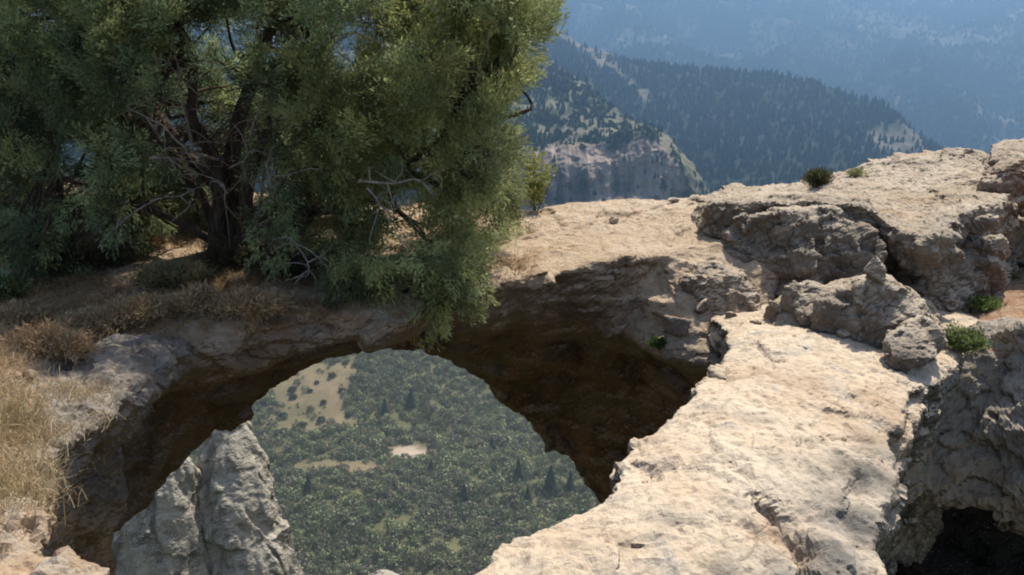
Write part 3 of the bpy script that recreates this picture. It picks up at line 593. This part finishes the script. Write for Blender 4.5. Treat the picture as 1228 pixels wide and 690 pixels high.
# dry grass on the bank: clumps
def clumpy(q, n, keep, r, s=.07):
    c = surf_pts(*q, n//26, keep, r); i = r.integers(0, len(c), n); return c[i]+r.normal(size=(n, 3))*[s, s, 0]-[0, 0, .02]
def kb(q): x, y = pix(q); return (x > -80) & (x < 118) & (y > 380) & (y < 640) & (fbm(q*2.6, 3, 5) > -.35+.65*sstep(25, 90, x))
mb = MB()
g = clumpy((bv, bf), 15000, kb, rg); mb.add(*blades(g, .11, .0022, pick(straw, len(g), rg), rg, .6, .6))
def kb2(q): x, y = pix(q); return (x > -80) & (x < 48) & (y > 490) & (y < 630)
g = clumpy((bv, bf), 900, kb2, rg); mb.add(*blades(g, .18, .0024, pick([(.46, .36, .21), (.52, .42, .26), (.34, .31, .15)], len(g), rg), rg, .35, .4))
tag(link('dry_grass', mb.mesh('dry_grass', M_grass, False)), 'straw-coloured dry grass covering the left soil bank', 'dry grass', kind='stuff')
def ka(q): x, y = pix(q); return (x > -80) & (x < 430) & (y > 320) & (y < 470-.2*x) & (q[:, 2] > -.6) & (fbm(q*2.1, 3, 14) > -.22)
mb = MB()
g = clumpy((av, af), 30000, ka, rg, .09); mb.add(*blades(g, .10, .0024, pick([(.34, .21, .11), (.42, .28, .15), (.26, .16, .09), (.50, .37, .2)], len(g), rg), rg, 1.0, .9))
def ka2(q): x, y = pix(q); return (x > -80) & (x < 640) & (y > 230) & (y < 345) & (q[:, 2] > -.6) & (fbm(q*1.5, 2, 9) > -.05)
g = clumpy((av, af), 16000, ka2, rg, .1); mb.add(*blades(g, .09, .0026, pick([(.22, .14, .08), (.16, .14, .07), (.32, .21, .12)], len(g), rg), rg, .9, .8))
tag(link('brown_litter', mb.mesh('brown_litter', M_grass, False)), 'matted brown dead brush and litter on the arch under the juniper', 'dead brush', kind='stuff')
def kp(q): x, y = pix(q); return (x > 585) & (x < 860) & (y > 240) & (y < 340) & (q[:, 2] > -.4) & (fbm(q*1.3, 3, 2) > .12)
mb = MB(); g = clumpy((av, af), 2600, kp, rg, .06); mb.add(*blades(g, .04, .0022, pick([(.50, .36, .2), (.55, .33, .2), (.46, .4, .26)], len(g), rg), rg, .9, .6))
tag(link('dry_stubble', mb.mesh('dry_stubble', M_grass, False)), 'thin dry stubble on the bare top of the arch', 'dry grass', kind='stuff')

def shrub(name, c, r, n, leaf, w, cols, label, cat='shrub', spread=.6, flat=.7, L=.7, stems=6):
    rr = np.random.default_rng(abs(hash(label)) % 1000 if False else len(label)*7+n)
    root = empty(name, c); tag(root, label, cat)
    dd = rr.normal(size=(n, 3)); dd[:, 2] = np.abs(dd[:, 2])*flat+.12; dd /= np.linalg.norm(dd, axis=1, keepdims=True)
    tf = rr.normal(size=(12, 3)); tf[:, 2] = np.abs(tf[:, 2])*flat; tf /= np.linalg.norm(tf, axis=1, keepdims=True); ti = rr.integers(0, 12, n)
    o = c+(tf[ti]*.62+dd*.38)*np.array(r)*rr.uniform(.3, 1, (n, 1)); a = dd*.6+rr.normal(size=(n, 3))*.3+[0, 0, .4]; a /= np.linalg.norm(a, axis=1, keepdims=True)
    v, f, cc = needles(o, a, np.full(n, leaf*2.2), 7, leaf, w, spread, pick(cols, n, rr), r=rr)
    link('foliage', np_mesh('foliage', v, f, M_green, False, cc), root)
    mb = MB()
    for k in range(stems):
        tube(mb, [c-[0, 0, .03], c+tf[k]*np.array(r)*.45+[0, 0, .02], c+tf[k]*np.array(r)*.95], [.007, .005, .002], 4, .02, k, 3)
    link('stems', mb.mesh('stems', M_bark), root)
    return root
shrub('shrub', hit2(980, 224, 11.1), (.16, .14, .17), 420, .04, .006, [(.10, .11, .05), (.16, .14, .07), (.07, .08, .04)], 'round olive shrub on the skyline of the outcrop')
shrub('grass_tuft', hit2(1027, 212, 11.3), (.12, .08, .05), 130, .035, .004, [(.34, .34, .17), (.26, .27, .13)], 'small yellow-green tuft on the ridge right of the round shrub', 'plant')
shrub('shrub', hit2(1152, 420, 6.75), (.20, .16, .22), 620, .03, .007, [(.20, .25, .09), (.27, .31, .12), (.13, .17, .07)], 'bright green shrub beside the grey wall top')
shrub('shrub', hit2(1182, 372, 7.8), (.18, .14, .10), 300, .03, .006, [(.20, .26, .09), (.14, .2, .06)], 'low flat green plant behind the bright shrub at right', 'plant')
shrub('grass_tuft', hit2(1215, 334, 9.0), (.07, .07, .04), 60, .025, .004, [(.30, .31, .15)], 'faint green tuft near the right frame edge', 'plant')
shrub('grass_tuft', hit2(790, 416, 7.72), (.08, .07, .07), 170, .025, .005, [(.10, .16, .05), (.07, .12, .04)], 'little green plant growing on the arch flank at the hole rim', 'plant')
shrub('shrub', hit2(643, 254, 9.4), (.24, .24, .80), 170, .045, .014, [(.30, .32, .10), (.22, .27, .09), (.40, .36, .14)], 'sparse yellow-green broadleaf shrub right of the juniper', spread=.9, flat=1.3)
shrub('shrub', hit2(176, 300, 7.9), (.26, .2, .22), 420, .04, .005, [(.30, .17, .10), (.38, .24, .13)], 'rusty brown dead shrub left of the juniper trunk', flat=.9)
shrub('shrub', hit2(455, 335, 7.3), (.36, .25, .25), 500, .04, .006, [(.28, .17, .10), (.2, .13, .08)], 'brown dead shrub beneath the right side of the juniper', flat=.9)
shrub('shrub', hit2(30, 262, 9.3), (.7, .4, .35), 900, .05, .008, [(.28, .21, .12), (.20, .18, .09), (.12, .14, .06)], 'tan and olive bush at the left edge behind the juniper')
shrub('shrub', hit2(6, 360, 6.6), (.22, .2, .18), 420, .04, .006, [(.10, .15, .05), (.24, .25, .1)], 'green herb at the left frame edge above the straw bank', 'plant')

DB = [(.50, .33, .19), (.60, .43, .26), (.36, .23, .14), (.46, .38, .2)]
DK = [(.13, .10, .06), (.09, .10, .05), (.18, .13, .08)]
for (x, y, Y, r, cols, lab) in [(60, 318, 8, (.5, .35, .26), DK, 'dark low thicket under the juniper at the far left'), (125, 318, 7.8, (.42, .3, .24), DK, 'dark dead thicket between the far left one and the trunk'),
        (205, 345, 7.3, (.36, .28, .2), [(.30, .27, .14), (.36, .29, .15), (.22, .2, .1)], 'olive straw mound in front of the juniper trunk'), (170, 385, 6.6, (.26, .22, .15), DB, 'brown brush mound on the shoulder of the arch'),
        (115, 405, 6.4, (.30, .22, .16), DB, 'tan brush mound above the grey rock knuckle'), (235, 372, 6.8, (.22, .2, .13), DB, 'small brown brush mound on the lip of the arch'), (20, 400, 6.2, (.3, .22, .18), DB, 'tan brush mound at the left frame edge'),
        (345, 330, 7.4, (.34, .25, .2), DK, 'dark twiggy thicket right of the juniper foot'), (283, 322, 7.9, (.34, .2, .26), DK, 'dark dead thicket hiding the base of the juniper trunk'),
        (300, 376, 6.8, (.34, .2, .13), DB, 'low brown brush hanging over the arch edge below the trunk'), (60, 425, 5.9, (.34, .22, .14), DB, 'straw-brown brush heap on the bank left of the arch shoulder')]:
    shrub('dead_shrub', hit2(x, y, Y), r, 900, .045, .004, cols, lab, spread=.9, flat=.9, stems=12)

# ------------------------------------------------------------------ the valley
def floor_z(x, y):
    z = np.interp(y, [20, 120, 260, 620, 760, 1000, 2500, 4000, 30000], [-60, -190, -250, -250, -262, -360, -880, -950, -950])
    q = np.stack([x, y, 0*x], -1).reshape(-1, 3)
    z = z + (fbm(q/90, 4, 61)*9).reshape(z.shape) + (fbm(q/700, 3, 65)*35*1).reshape(z.shape)*sstep(800, 2000, y)
    z = z + 26*np.exp(-(((x+150)/95)**2+((y-600)/75)**2)) + 12*np.exp(-(((x+60)/45)**2+((y-640)/50)**2))
    return z + CAM[2]
def on_floor(px, py):
    Y = np.linspace(255, 900, 1300); q = np.array([P(px, py, y_) for y_ in Y]); k = np.argmax(q[:, 2] < floor_z(q[:, 0], q[:, 1])); return q[k]
xs = np.concatenate([-np.geomspace(14000, 330, 30), np.linspace(-300, 240, 150), np.geomspace(260, 14000, 30)]); ys = np.concatenate([np.linspace(-400, 240, 12), np.linspace(250, 800, 150), np.geomspace(830, 26000, 50)])
X, Yg = np.meshgrid(xs, ys); Z = floor_z(X, Yg); Z = np.where(Yg < 25, CAM[2]-60, Z)
gv = np.stack([X, Yg, Z], -1).reshape(-1, 3); nx = len(xs); ii = (np.arange(len(ys)-1)[:, None]*nx+np.arange(nx-1)).ravel(); gf = np.stack([ii, ii+1, ii+nx+1, ii+nx], 1)
C1, C2, C3, C4 = on_floor(372, 462), on_floor(365, 505), on_floor(400, 556), on_floor(490, 543)
def open_mask(x, y):
    """1 where the ground is open, 0 where woods grow"""
    q = np.stack([x, y, 0*x], -1); m = np.zeros(len(x))
    c = C1; m = np.maximum(m, 1.2*np.exp(-(((x-c[0])/32)**2+((y-c[1])/34)**2)))
    c = C2; m = np.maximum(m, .85*np.exp(-(((x-c[0])/45)**2+((y-c[1])/24)**2)))
    c = C3; m = np.maximum(m, .95*np.exp(-(((x-c[0])/46)**2+((y-c[1])/9)**2)))
    c = C4; m = np.maximum(m, 1.4*np.exp(-(((x-c[0])/16)**2+((y-c[1])/8)**2)))
    return sstep(.42, .75, m+.38*fbm(q/12, 4, 71)+.0)
om = open_mask(gv[:, 0], gv[:, 1]); c0 = C4
sand = sstep(.5, .8, .45*fbm(gv/7, 3, 79)+1.15*np.exp(-(((gv[:, 0]-c0[0])/14)**2+((gv[:, 1]-c0[1])/7)**2)))
nn = (.5+.5*fbm(gv/25, 4, 75))[:, None]
gc = np.array([.15, .15, .075])*(1-om[:, None]) + (np.array([.34, .25, .16])*nn+np.array([.17, .18, .085])*(1-nn))*om[:, None]
gc = gc*(1-sand[:, None])+np.array([.60, .50, .38])*sand[:, None]
tag(link('valley_floor', np_mesh('valley_floor', gv, gf, M_far, True, gc), origin=(0, 0, 0)), 'wooded valley floor far below the rocks', kind='structure')

def leafball(r, nleaf, size, low=True):
    """unit crown: core + leaf clumps, quads"""
    d = r.normal(size=(nleaf, 3)); d /= np.linalg.norm(d, axis=1, keepdims=True); d[:, 2] = np.abs(d[:, 2])*1.0-.15
    c = d*(.55+.5*r.random((nleaf, 1)))*(1+.25*np.sin(d[:, :1]*5+r.random()*6)*np.cos(d[:, 1:2]*4)); a = r.normal(size=(nleaf, 3)); a = np.cross(d+.9*r.normal(size=(nleaf, 3)), a); a /= np.linalg.norm(a, axis=1, keepdims=True); b = np.cross(d+1.2*r.normal(size=(nleaf, 3)), a); b /= np.linalg.norm(b, axis=1, keepdims=True)
    s = size*(.6+.8*r.random((nleaf, 1)))
    v = np.stack([c-a*s, c-b*s*.8, c+a*s, c+b*s*.8], 1).reshape(-1, 3); sh = np.repeat(.82+.36*r.random((nleaf, 1)), 4, 0)*(.75+.35*np.clip(v[:, 2:3], 0, 1))
    return v, np.arange(len(v)).reshape(-1, 4), sh
def cone(r, tiers, seg, w=.26):
    v = []; f = []; n = 0; sh = []
    for t in range(tiers):
        z0 = t/tiers*.82+.06; z1 = min(1, z0+1.25/tiers+.08); rr = w*(1-t/tiers*.85)
        for k in range(seg):
            a = 2*math.pi*(k+r.random()*.6)/seg; da = math.pi/seg*1.25; q = rr*(.7+.5*r.random())
            v += [(0, 0, z1), (math.cos(a-da)*q, math.sin(a-da)*q, z0+r.random()*.04), (math.cos(a)*q*1.25, math.sin(a)*q*1.25, z0-.05), (math.cos(a+da)*q, math.sin(a+da)*q, z0+r.random()*.04)]
            f.append((n, n+1, n+2, n+3)); n += 4; sh += [1.15, .8, .8, .8]
    return np.array(v), np.array(f), np.array(sh)[:, None]
def scatter(name, pts, scl, protos, cols, mat, r, jitter=.25):
    V = []; Fc = []; C = []; n0 = 0; pi = r.integers(0, len(protos), len(pts))
    for k, (pv, pf, ps) in enumerate(protos):
        s = pi == k; p = pts[s]; sc3 = scl[s]; n = len(p)
        if not n: continue
        a = r.random(n)*2*math.pi; ca, sa = np.cos(a)[:, None], np.sin(a)[:, None]
        x = pv[:, 0]*ca-pv[:, 1]*sa; y = pv[:, 0]*sa+pv[:, 1]*ca; z = np.broadcast_to(pv[:, 2], x.shape)
        v = np.stack([x*sc3[:, 0:1], y*sc3[:, 0:1], z*sc3[:, 1:2]], 2)+p[:, None]
        V.append(v.reshape(-1, 3)); Fc.append((pf[None]+(np.arange(n)*len(pv))[:, None, None]+n0).reshape(-1, 4)); n0 += n*len(pv)
        C.append((cols[s][:, None]*ps[None]).reshape(-1, 3))
    return np_mesh(name, np.concatenate(V), np.concatenate(Fc), mat, False, np.concatenate(C))
rv = np.random.default_rng(33)
balls = [leafball(rv, 95, .17) for _ in range(14)]
n = 52000; x = rv.uniform(-290, 230, n); y = 300+rv.random(n)**.9*440
# jittered: keep those in a wide view fan through the hole
q = np.stack([x, y, floor_z(x, y)], 1); px_, py_ = pix(q)
ok = (px_ > -60) & (px_ < 860) & (py_ > 380) & (rv.random(n) > open_mask(x, y)*.97-.0) & (fbm(q/9, 3, 81) > -.34)
q = q[ok]; n = len(q); print('valley trees', n)
tone = .5+.5*fbm(q/45, 3, 83)+.25*rv.normal(size=n); ya, yb = on_floor(480, 560)[1], on_floor(480, 500)[1]; tone = tone+.35*np.exp(-((q[:, 1]-(ya+yb)/2)/((yb-ya)*.6))**2); tone = np.clip(tone, 0, 1.25)[:, None]
cl = np.array([.37, .41, .215])*tone+np.array([.19, .22, .14])*(1-tone)
grey = rv.random((n, 1)) < .34; cl = np.where(grey, np.array([.25, .235, .17]), cl)*(.65+.7*rv.random((n, 1)))
far = sstep(450, 600, q[:, 1])[:, None]; cl = cl*(1-far*.15)
sz = .9+3.1*rv.random(n)**2.6*(1-.25*far[:, 0]); q[:, 2] += sz*.3
m = scatter('valley_wood', q, np.stack([sz, sz*rv.uniform(.8, 1.5, n)], 1), balls, cl, M_vtree, rv)
tag(link('valley_wood', m, origin=(0, 0, 0)), 'dense scrubby green wood covering the valley floor', 'wood', kind='stuff')
# tall dark conifers that stand out in the wood
vt = attr_mat('valley_conifer', .85, .05)
con = [(622, 578, 452, 15, 'slim dark conifer rising from the valley wood, left of the broad pair'), (660, 594, 440, 19, 'broad tallest dark conifer of the valley wood near the right of the hole'), (684, 590, 442, 13, 'dark conifer partly beside the arch edge, right of the tallest'), (557, 602, 435, 12, 'short dark conifer in the middle of the valley wood'), (633, 603, 436, 10, 'small dark conifer at the foot of the slim one'), (493, 488, 560, 14, 'hazy conifer on the slope under the arch crown'), (462, 500, 545, 13, 'left conifer of the hazy pair high in the hole'), (517, 565, 462, 8, 'small conifer behind the sandy clearing on its right'), (590, 540, 478, 10, 'conifer standing above the slim dark one in the hole'), (370, 590, 440, 11, 'dark conifer beside the grey spire')]
for i, (px, py, Y, h, lab) in enumerate(con):
    p = on_floor(px, py)
    root = empty('conifer_tree', p); tag(root, lab, 'tree', 'dark conifers standing out of the valley wood')
    r2 = np.random.default_rng(400+i); cv, cf, cs = cone(r2, 8, 9, .24); cv = cv*[h, h, h]+p; 
    link('crown', np_mesh('crown', cv, cf, vt, False, np.array([.028, .050, .036])*cs*np.ones((1, 3))), root)
    mb = MB(); tube(mb, [p-[0, 0, 1], p+[0, 0, h*.5], p+[0, 0, h*.9]], [.35, .2, .06], 6); link('trunk', mb.mesh('trunk', M_bark), root)
# round shrubs dotted on the brown open slope
dots = [(398, 452), (372, 470), (352, 478), (388, 484), (410, 470), (340, 500), (362, 512), (385, 506), (418, 500), (332, 520), (350, 470), (432, 468), (380, 460), (405, 520)]
for i, (px, py) in enumerate(dots):
    p = on_floor(px, py); s = 1.6+1.6*rv.random(); root = empty('round_bush', p)
    side = 'dark' if i % 2 else 'dull green'
    tag(root, 'round bush dotted on the brown open slope seen through the hole', 'bush', 'round bushes on the brown slope')
    bv2, bf2, bs = leafball(np.random.default_rng(500+i), 130, .22); link('crown', np_mesh('crown', bv2*[s, s, s]+p+[0, 0, s*.3], bf2, M_vtree, False, np.array([.06, .08, .04])*bs*np.ones((1, 3))), root)

# ------------------------------------------------------------------ hills
def patch(rows, nu, nv, noise, seed, colfn):
    g = np.array([[P(*p) for p in r] for r in rows]); nr, nc = g.shape[:2]
    U = np.linspace(0, nc-1, nu); Vv = np.linspace(0, nr-1, nv)
    def interp(arr, t):   # catmull-rom along axis 0
        i = np.clip(np.floor(t).astype(int), 0, len(arr)-2); s = (t-i)[:, None, None]
        p0, p1, p2, p3 = arr[np.clip(i-1, 0, None)], arr[i], arr[i+1], arr[np.clip(i+2, None, len(arr)-1)]
        return .5*(2*p1+(-p0+p2)*s+(2*p0-5*p1+4*p2-p3)*s*s+(-p0+3*p1-3*p2+p3)*s**3)
    a = interp(g, Vv); a = interp(a.transpose(1, 0, 2), U).transpose(1, 0, 2)
    v = a.reshape(-1, 3).copy()
    for (size, amp, rid) in noise: v[:, 2] += amp*fbm(v/size, 5, seed, ridged=rid)
    ii = (np.arange(nv-1)[:, None]*nu+np.arange(nu-1)).ravel(); f = np.stack([ii, ii+nu, ii+nu+1, ii+1], 1)
    uu, vvv = np.meshgrid(U, Vv)
    c, dens = colfn(v, uu.ravel(), vvv.ravel()); return v, f, c, dens
def plant_hill(name, v, f, dens, n, hgt, cols, protos, label, r, wid=.8):
    q = v[f]; ar = np.linalg.norm(np.cross(q[:, 2]-q[:, 0], q[:, 3]-q[:, 1]), axis=1)/2
    cen = q.mean(1); px, py = pix(cen); vis = (px > -60) & (px < 1290) & (py < 300) & (py > -40)
    w = ar*dens[f].mean(1)*vis; w /= w.sum(); k = r.choice(len(f), n, p=w)
    a, b = r.random((n, 1)), r.random((n, 1)); qq = q[k]; p = (qq[:, 0]*(1-a)+qq[:, 1]*a)*(1-b)+(qq[:, 3]*(1-a)+qq[:, 2]*a)*b
    h = hgt*(.6+.8*r.random(n)); c = pick(cols, n, r, .3)
    tag(link(name, scatter(name, p-[0, 0, 1], np.stack([h*wid, h], 1), protos, c, M_vtree, r), origin=(0, 0, 0)), label, 'wood', kind='stuff')
cones = [cone(rv, 2, 4, .3) for _ in range(6)]; hballs = [leafball(rv, 10, .5) for _ in range(6)]
# near spur with the cliff
def c1(v, u, w):
    n = fbm(v/60, 4, 91); ridge = np.exp(-(w/.55)**2)
    grassy = np.clip(sstep(-.1, .55, n+.4*ridge-.05+.2*(u > 3.6)+.5*fbm(v/16, 3, 92)), 0, 1)
    cliff = sstep(.75, .95, w)*(1-sstep(2.05, 2.3, w))*sstep(1.6, 2.2, u+.3*n)
    c = np.array([.05, .07, .035])*(1-grassy[:, None])+np.array([.22, .205, .13])*grassy[:, None]
    st = .62+.75*fbm(v*np.array([1, .2, .14])/9, 4, 93)[:, None]
    v[:, 1] += cliff*(9*fbm(v*np.array([1, .3, .12])/20, 4, 97, ridged=True)+6*fbm(v/9, 3, 98))
    c = c*(1-cliff[:, None])+np.array([.46, .36, .28])*st*cliff[:, None]
    return c, np.clip(1-grassy*.75, 0, 1)*(1-cliff*.85)
rows = [
 [(-300, 0, 1700), (250, 10, 1650), (520, 20, 1550), (650, 72, 1400), (700, 106, 1280), (760, 148, 1150), (800, 174, 1060), (846, 232, 990), (885, 330, 960)],
 [(-300, 170, 1050), (250, 185, 1010), (520, 190, 1000), (640, 198, 1000), (680, 192, 1000), (735, 186, 1000), (785, 186, 1000), (830, 245, 970), (870, 335, 950)],
 [(-300, 240, 970), (250, 243, 970), (520, 244, 970), (640, 246, 965), (680, 246, 965), (735, 242, 965), (778, 238, 965), (816, 280, 950), (860, 345, 940)],
 [(-300, 345, 840), (250, 345, 840), (520, 345, 840), (640, 345, 840), (680, 345, 840), (735, 345, 840), (770, 350, 840), (810, 370, 840), (850, 390, 840)]]
v, f, c, d = patch(rows, 620, 260, [(120, 14, True), (30, 5, False), (10, 2.5, True)], 95, c1)
cl_ = sstep(.5, 1, 1-np.abs(d-.15)*3)
link_o = link('spur_hill', np_mesh('spur_hill', v, f, M_far, True, c), origin=(0, 0, 0)); tag(link_o, 'spur hill with pale cliff band beyond the arch', kind='structure')
plant_hill('spur_wood', v, f, d, 16000, 8, [(.05, .075, .045), (.065, .09, .05), (.085, .10, .055)], cones+hballs[:2], 'sparse wood growing over the spur with the pale cliff', rv)
# dark forested hill
def c2(v, u, w):
    n = fbm(v/110, 4, 101); px, py = pix(v)
    bare = np.maximum(np.exp(-(((px-1075)/45)**2+((py-168)/22)**2)), .8*np.exp(-(((px-725)/30)**2+((py-68)/8)**2)))
    bare = np.maximum(bare, .75*np.exp(-((py-(px-690)*.75-50)/14)**2)*(px < 780))
    bare = sstep(.35, .7, bare+.35*n)
    c = np.array([.03, .045, .028])*(1-bare[:, None])+np.array([.21, .18, .13])*bare[:, None]
    return c, 1-bare*.85
rows = [
 [(-400, -60, 2500), (200, -30, 2400), (520, -10, 2250), (690, 50, 2050), (760, 76, 1950), (850, 86, 1900), (950, 106, 1800), (1040, 130, 1720), (1105, 160, 1660), (1165, 205, 1620), (1300, 300, 1600)],
 [(-400, 90, 1900), (200, 100, 1850), (520, 110, 1750), (690, 125, 1650), (760, 140, 1600), (850, 150, 1550), (950, 160, 1500), (1040, 175, 1480), (1100, 200, 1470), (1165, 240, 1480), (1300, 330, 1450)],
 [(-400, 220, 1450), (200, 220, 1400), (520, 225, 1350), (690, 230, 1300), (760, 235, 1300), (850, 240, 1280), (950, 245, 1270), (1040, 250, 1260), (1100, 265, 1260), (1165, 290, 1260), (1300, 350, 1260)],
 [(-400, 360, 1100), (200, 360, 1100), (520, 360, 1100), (690, 360, 1100), (760, 360, 1100), (850, 360, 1100), (950, 360, 1100), (1040, 360, 1100), (1100, 365, 1100), (1165, 370, 1100), (1300, 380, 1100)]]
v, f, c, d = patch(rows, 300, 140, [(200, 26, True), (60, 8, False)], 105, c2)
tag(link('forested_hill', np_mesh('forested_hill', v, f, M_far, True, c), origin=(0, 0, 0)), 'dark conifer-covered hill across the gorge', kind='structure')
plant_hill('hill_forest', v, f, d, 26000, 12, [(.035, .055, .035), (.042, .062, .038), (.055, .072, .042)], cones, 'dark conifer forest covering the hill across the gorge', rv, .9)
# far mountain
def c3(v, u, w):
    n = fbm(v/500, 5, 111, ridged=True); n2 = fbm(v/180, 4, 113)
    bare = .8*sstep(.12, .6, n*.6+n2*.7+.3*fbm(v/60, 3, 119))
    band = sstep(.55, .8, fbm(v*np.array([.15, .15, 1])/90, 3, 117)); bare = np.maximum(bare, band*.45)
    c = np.array([.04, .055, .035])*(1-bare[:, None])+np.array([.33, .29, .22])*bare[:, None]
    return c, 1-bare*.9
mxs = np.linspace(-500, 1750, 12)
rows = [[(x, -170+30*math.sin(x*.01), 7200) for x in mxs], [(x, -60+18*math.sin(x*.013+1), 5200+200*math.sin(x*.02)) for x in mxs], [(x, 40+14*math.sin(x*.011+2), 4000+260*math.sin(x*.017)) for x in mxs],
        [(x, 130+10*math.sin(x*.02), 3200+150*math.sin(x*.023)) for x in mxs], [(x, 230, 2600) for x in mxs], [(x, 330, 2200) for x in mxs]]
v, f, c, d = patch(rows, 560, 320, [(900, 190, True), (260, 80, True), (80, 20, True)], 115, c3)
tag(link('mountain', np_mesh('mountain', v, f, M_far, True, c), origin=(0, 0, 0)), 'hazy blue mountainside filling the background', kind='structure')
plant_hill('mountain_forest', v, f, d, 60000, 15, [(.03, .045, .03), (.045, .06, .038)], [cone(rv, 1, 4, .34) for _ in range(4)], 'hazy forest on the far mountainside', rv, 1.1)

# ------------------------------------------------------------------ haze over the valley
m = bpy.data.materials.new('valley_haze'); m.use_nodes = True; nt = m.node_tree; nt.nodes.clear(); o = nt.nodes.new('ShaderNodeOutputMaterial')
s = nt.nodes.new('ShaderNodeVolumeScatter'); ab = nt.nodes.new('ShaderNodeVolumeAbsorption'); ad = nt.nodes.new('ShaderNodeAddShader')
s.inputs['Color'].default_value = (.30, .51, .77, 1); s.inputs['Density'].default_value = .00042; s.inputs['Anisotropy'].default_value = .5; ab.inputs['Color'].default_value = (.35, .58, .92, 1); ab.inputs['Density'].default_value = .00036
nt.links.new(s.outputs[0], ad.inputs[0]); nt.links.new(ab.outputs[0], ad.inputs[1]); nt.links.new(ad.outputs[0], o.inputs['Volume'])
m2 = m.copy()
for nd in m2.node_tree.nodes:
    if nd.type == 'VOLUME_SCATTER': nd.inputs['Density'].default_value = .0013; nd.inputs['Color'].default_value = (.60, .80, .90, 1)
    if nd.type == 'VOLUME_ABSORPTION': nd.inputs['Density'].default_value = .0001
for (x0, x1, y0, y1, z0, z1, lab) in [(-13000, 13000, 700, 20000, -1200, 130, 'blue summer haze filling the gorge air before the mountain'), (-2000, 2000, 350, 699, -149, 130, 'blue haze in the air above the near valley'), (-2000, 2000, 200, 699, -420, -150, 'thin haze lying over the valley floor')]:
    b = bmesh.new(); bmesh.ops.create_cube(b, size=1); me = bpy.data.meshes.new('haze'); b.to_mesh(me); b.free(); me.materials.append(m2 if z1 == -150 else m)
    hz = bpy.data.objects.new('haze', me); COL.objects.link(hz); hz.scale = (x1-x0, y1-y0, z1-z0); hz.location = ((x0+x1)/2, (y0+y1)/2, (z0+z1)/2); tag(hz, lab, kind='structure')

# ------------------------------------------------------------------ light
EL, AZ = R(54), R(31)
sun = bpy.data.lights.new('sun', 'SUN'); sun.energy = 5.0; sun.angle = R(.53); sun.color = (1, .94, .81)
so = bpy.data.objects.new('sun', sun); COL.objects.link(so)
sd = Vector((math.cos(EL)*math.sin(AZ), math.cos(EL)*math.cos(AZ), math.sin(EL))); so.rotation_euler = sd.to_track_quat('Z', 'Y').to_euler(); so.location = (20, 20, 40)
w = bpy.data.worlds.new('World'); sc.world = w; w.use_nodes = True; nt = w.node_tree; bg = nt.nodes['Background']; sk = nt.nodes.new('ShaderNodeTexSky')
sk.sky_type = 'NISHITA'; sk.sun_disc = False; sk.sun_elevation = EL; sk.sun_rotation = AZ; sk.dust_density = 1.5; nt.links.new(sk.outputs[0], bg.inputs[0]); bg.inputs[1].default_value = .15
sc.view_settings.view_transform = 'Standard'; sc.view_settings.look = 'None'; sc.view_settings.exposure = 0
sc.cycles.use_denoising = True; sc.cycles.filter_width = 2.0; sc.cycles.max_bounces = 6; sc.cycles.diffuse_bounces = 3; sc.cycles.volume_bounces = 0; sc.cycles.transparent_max_bounces = 8
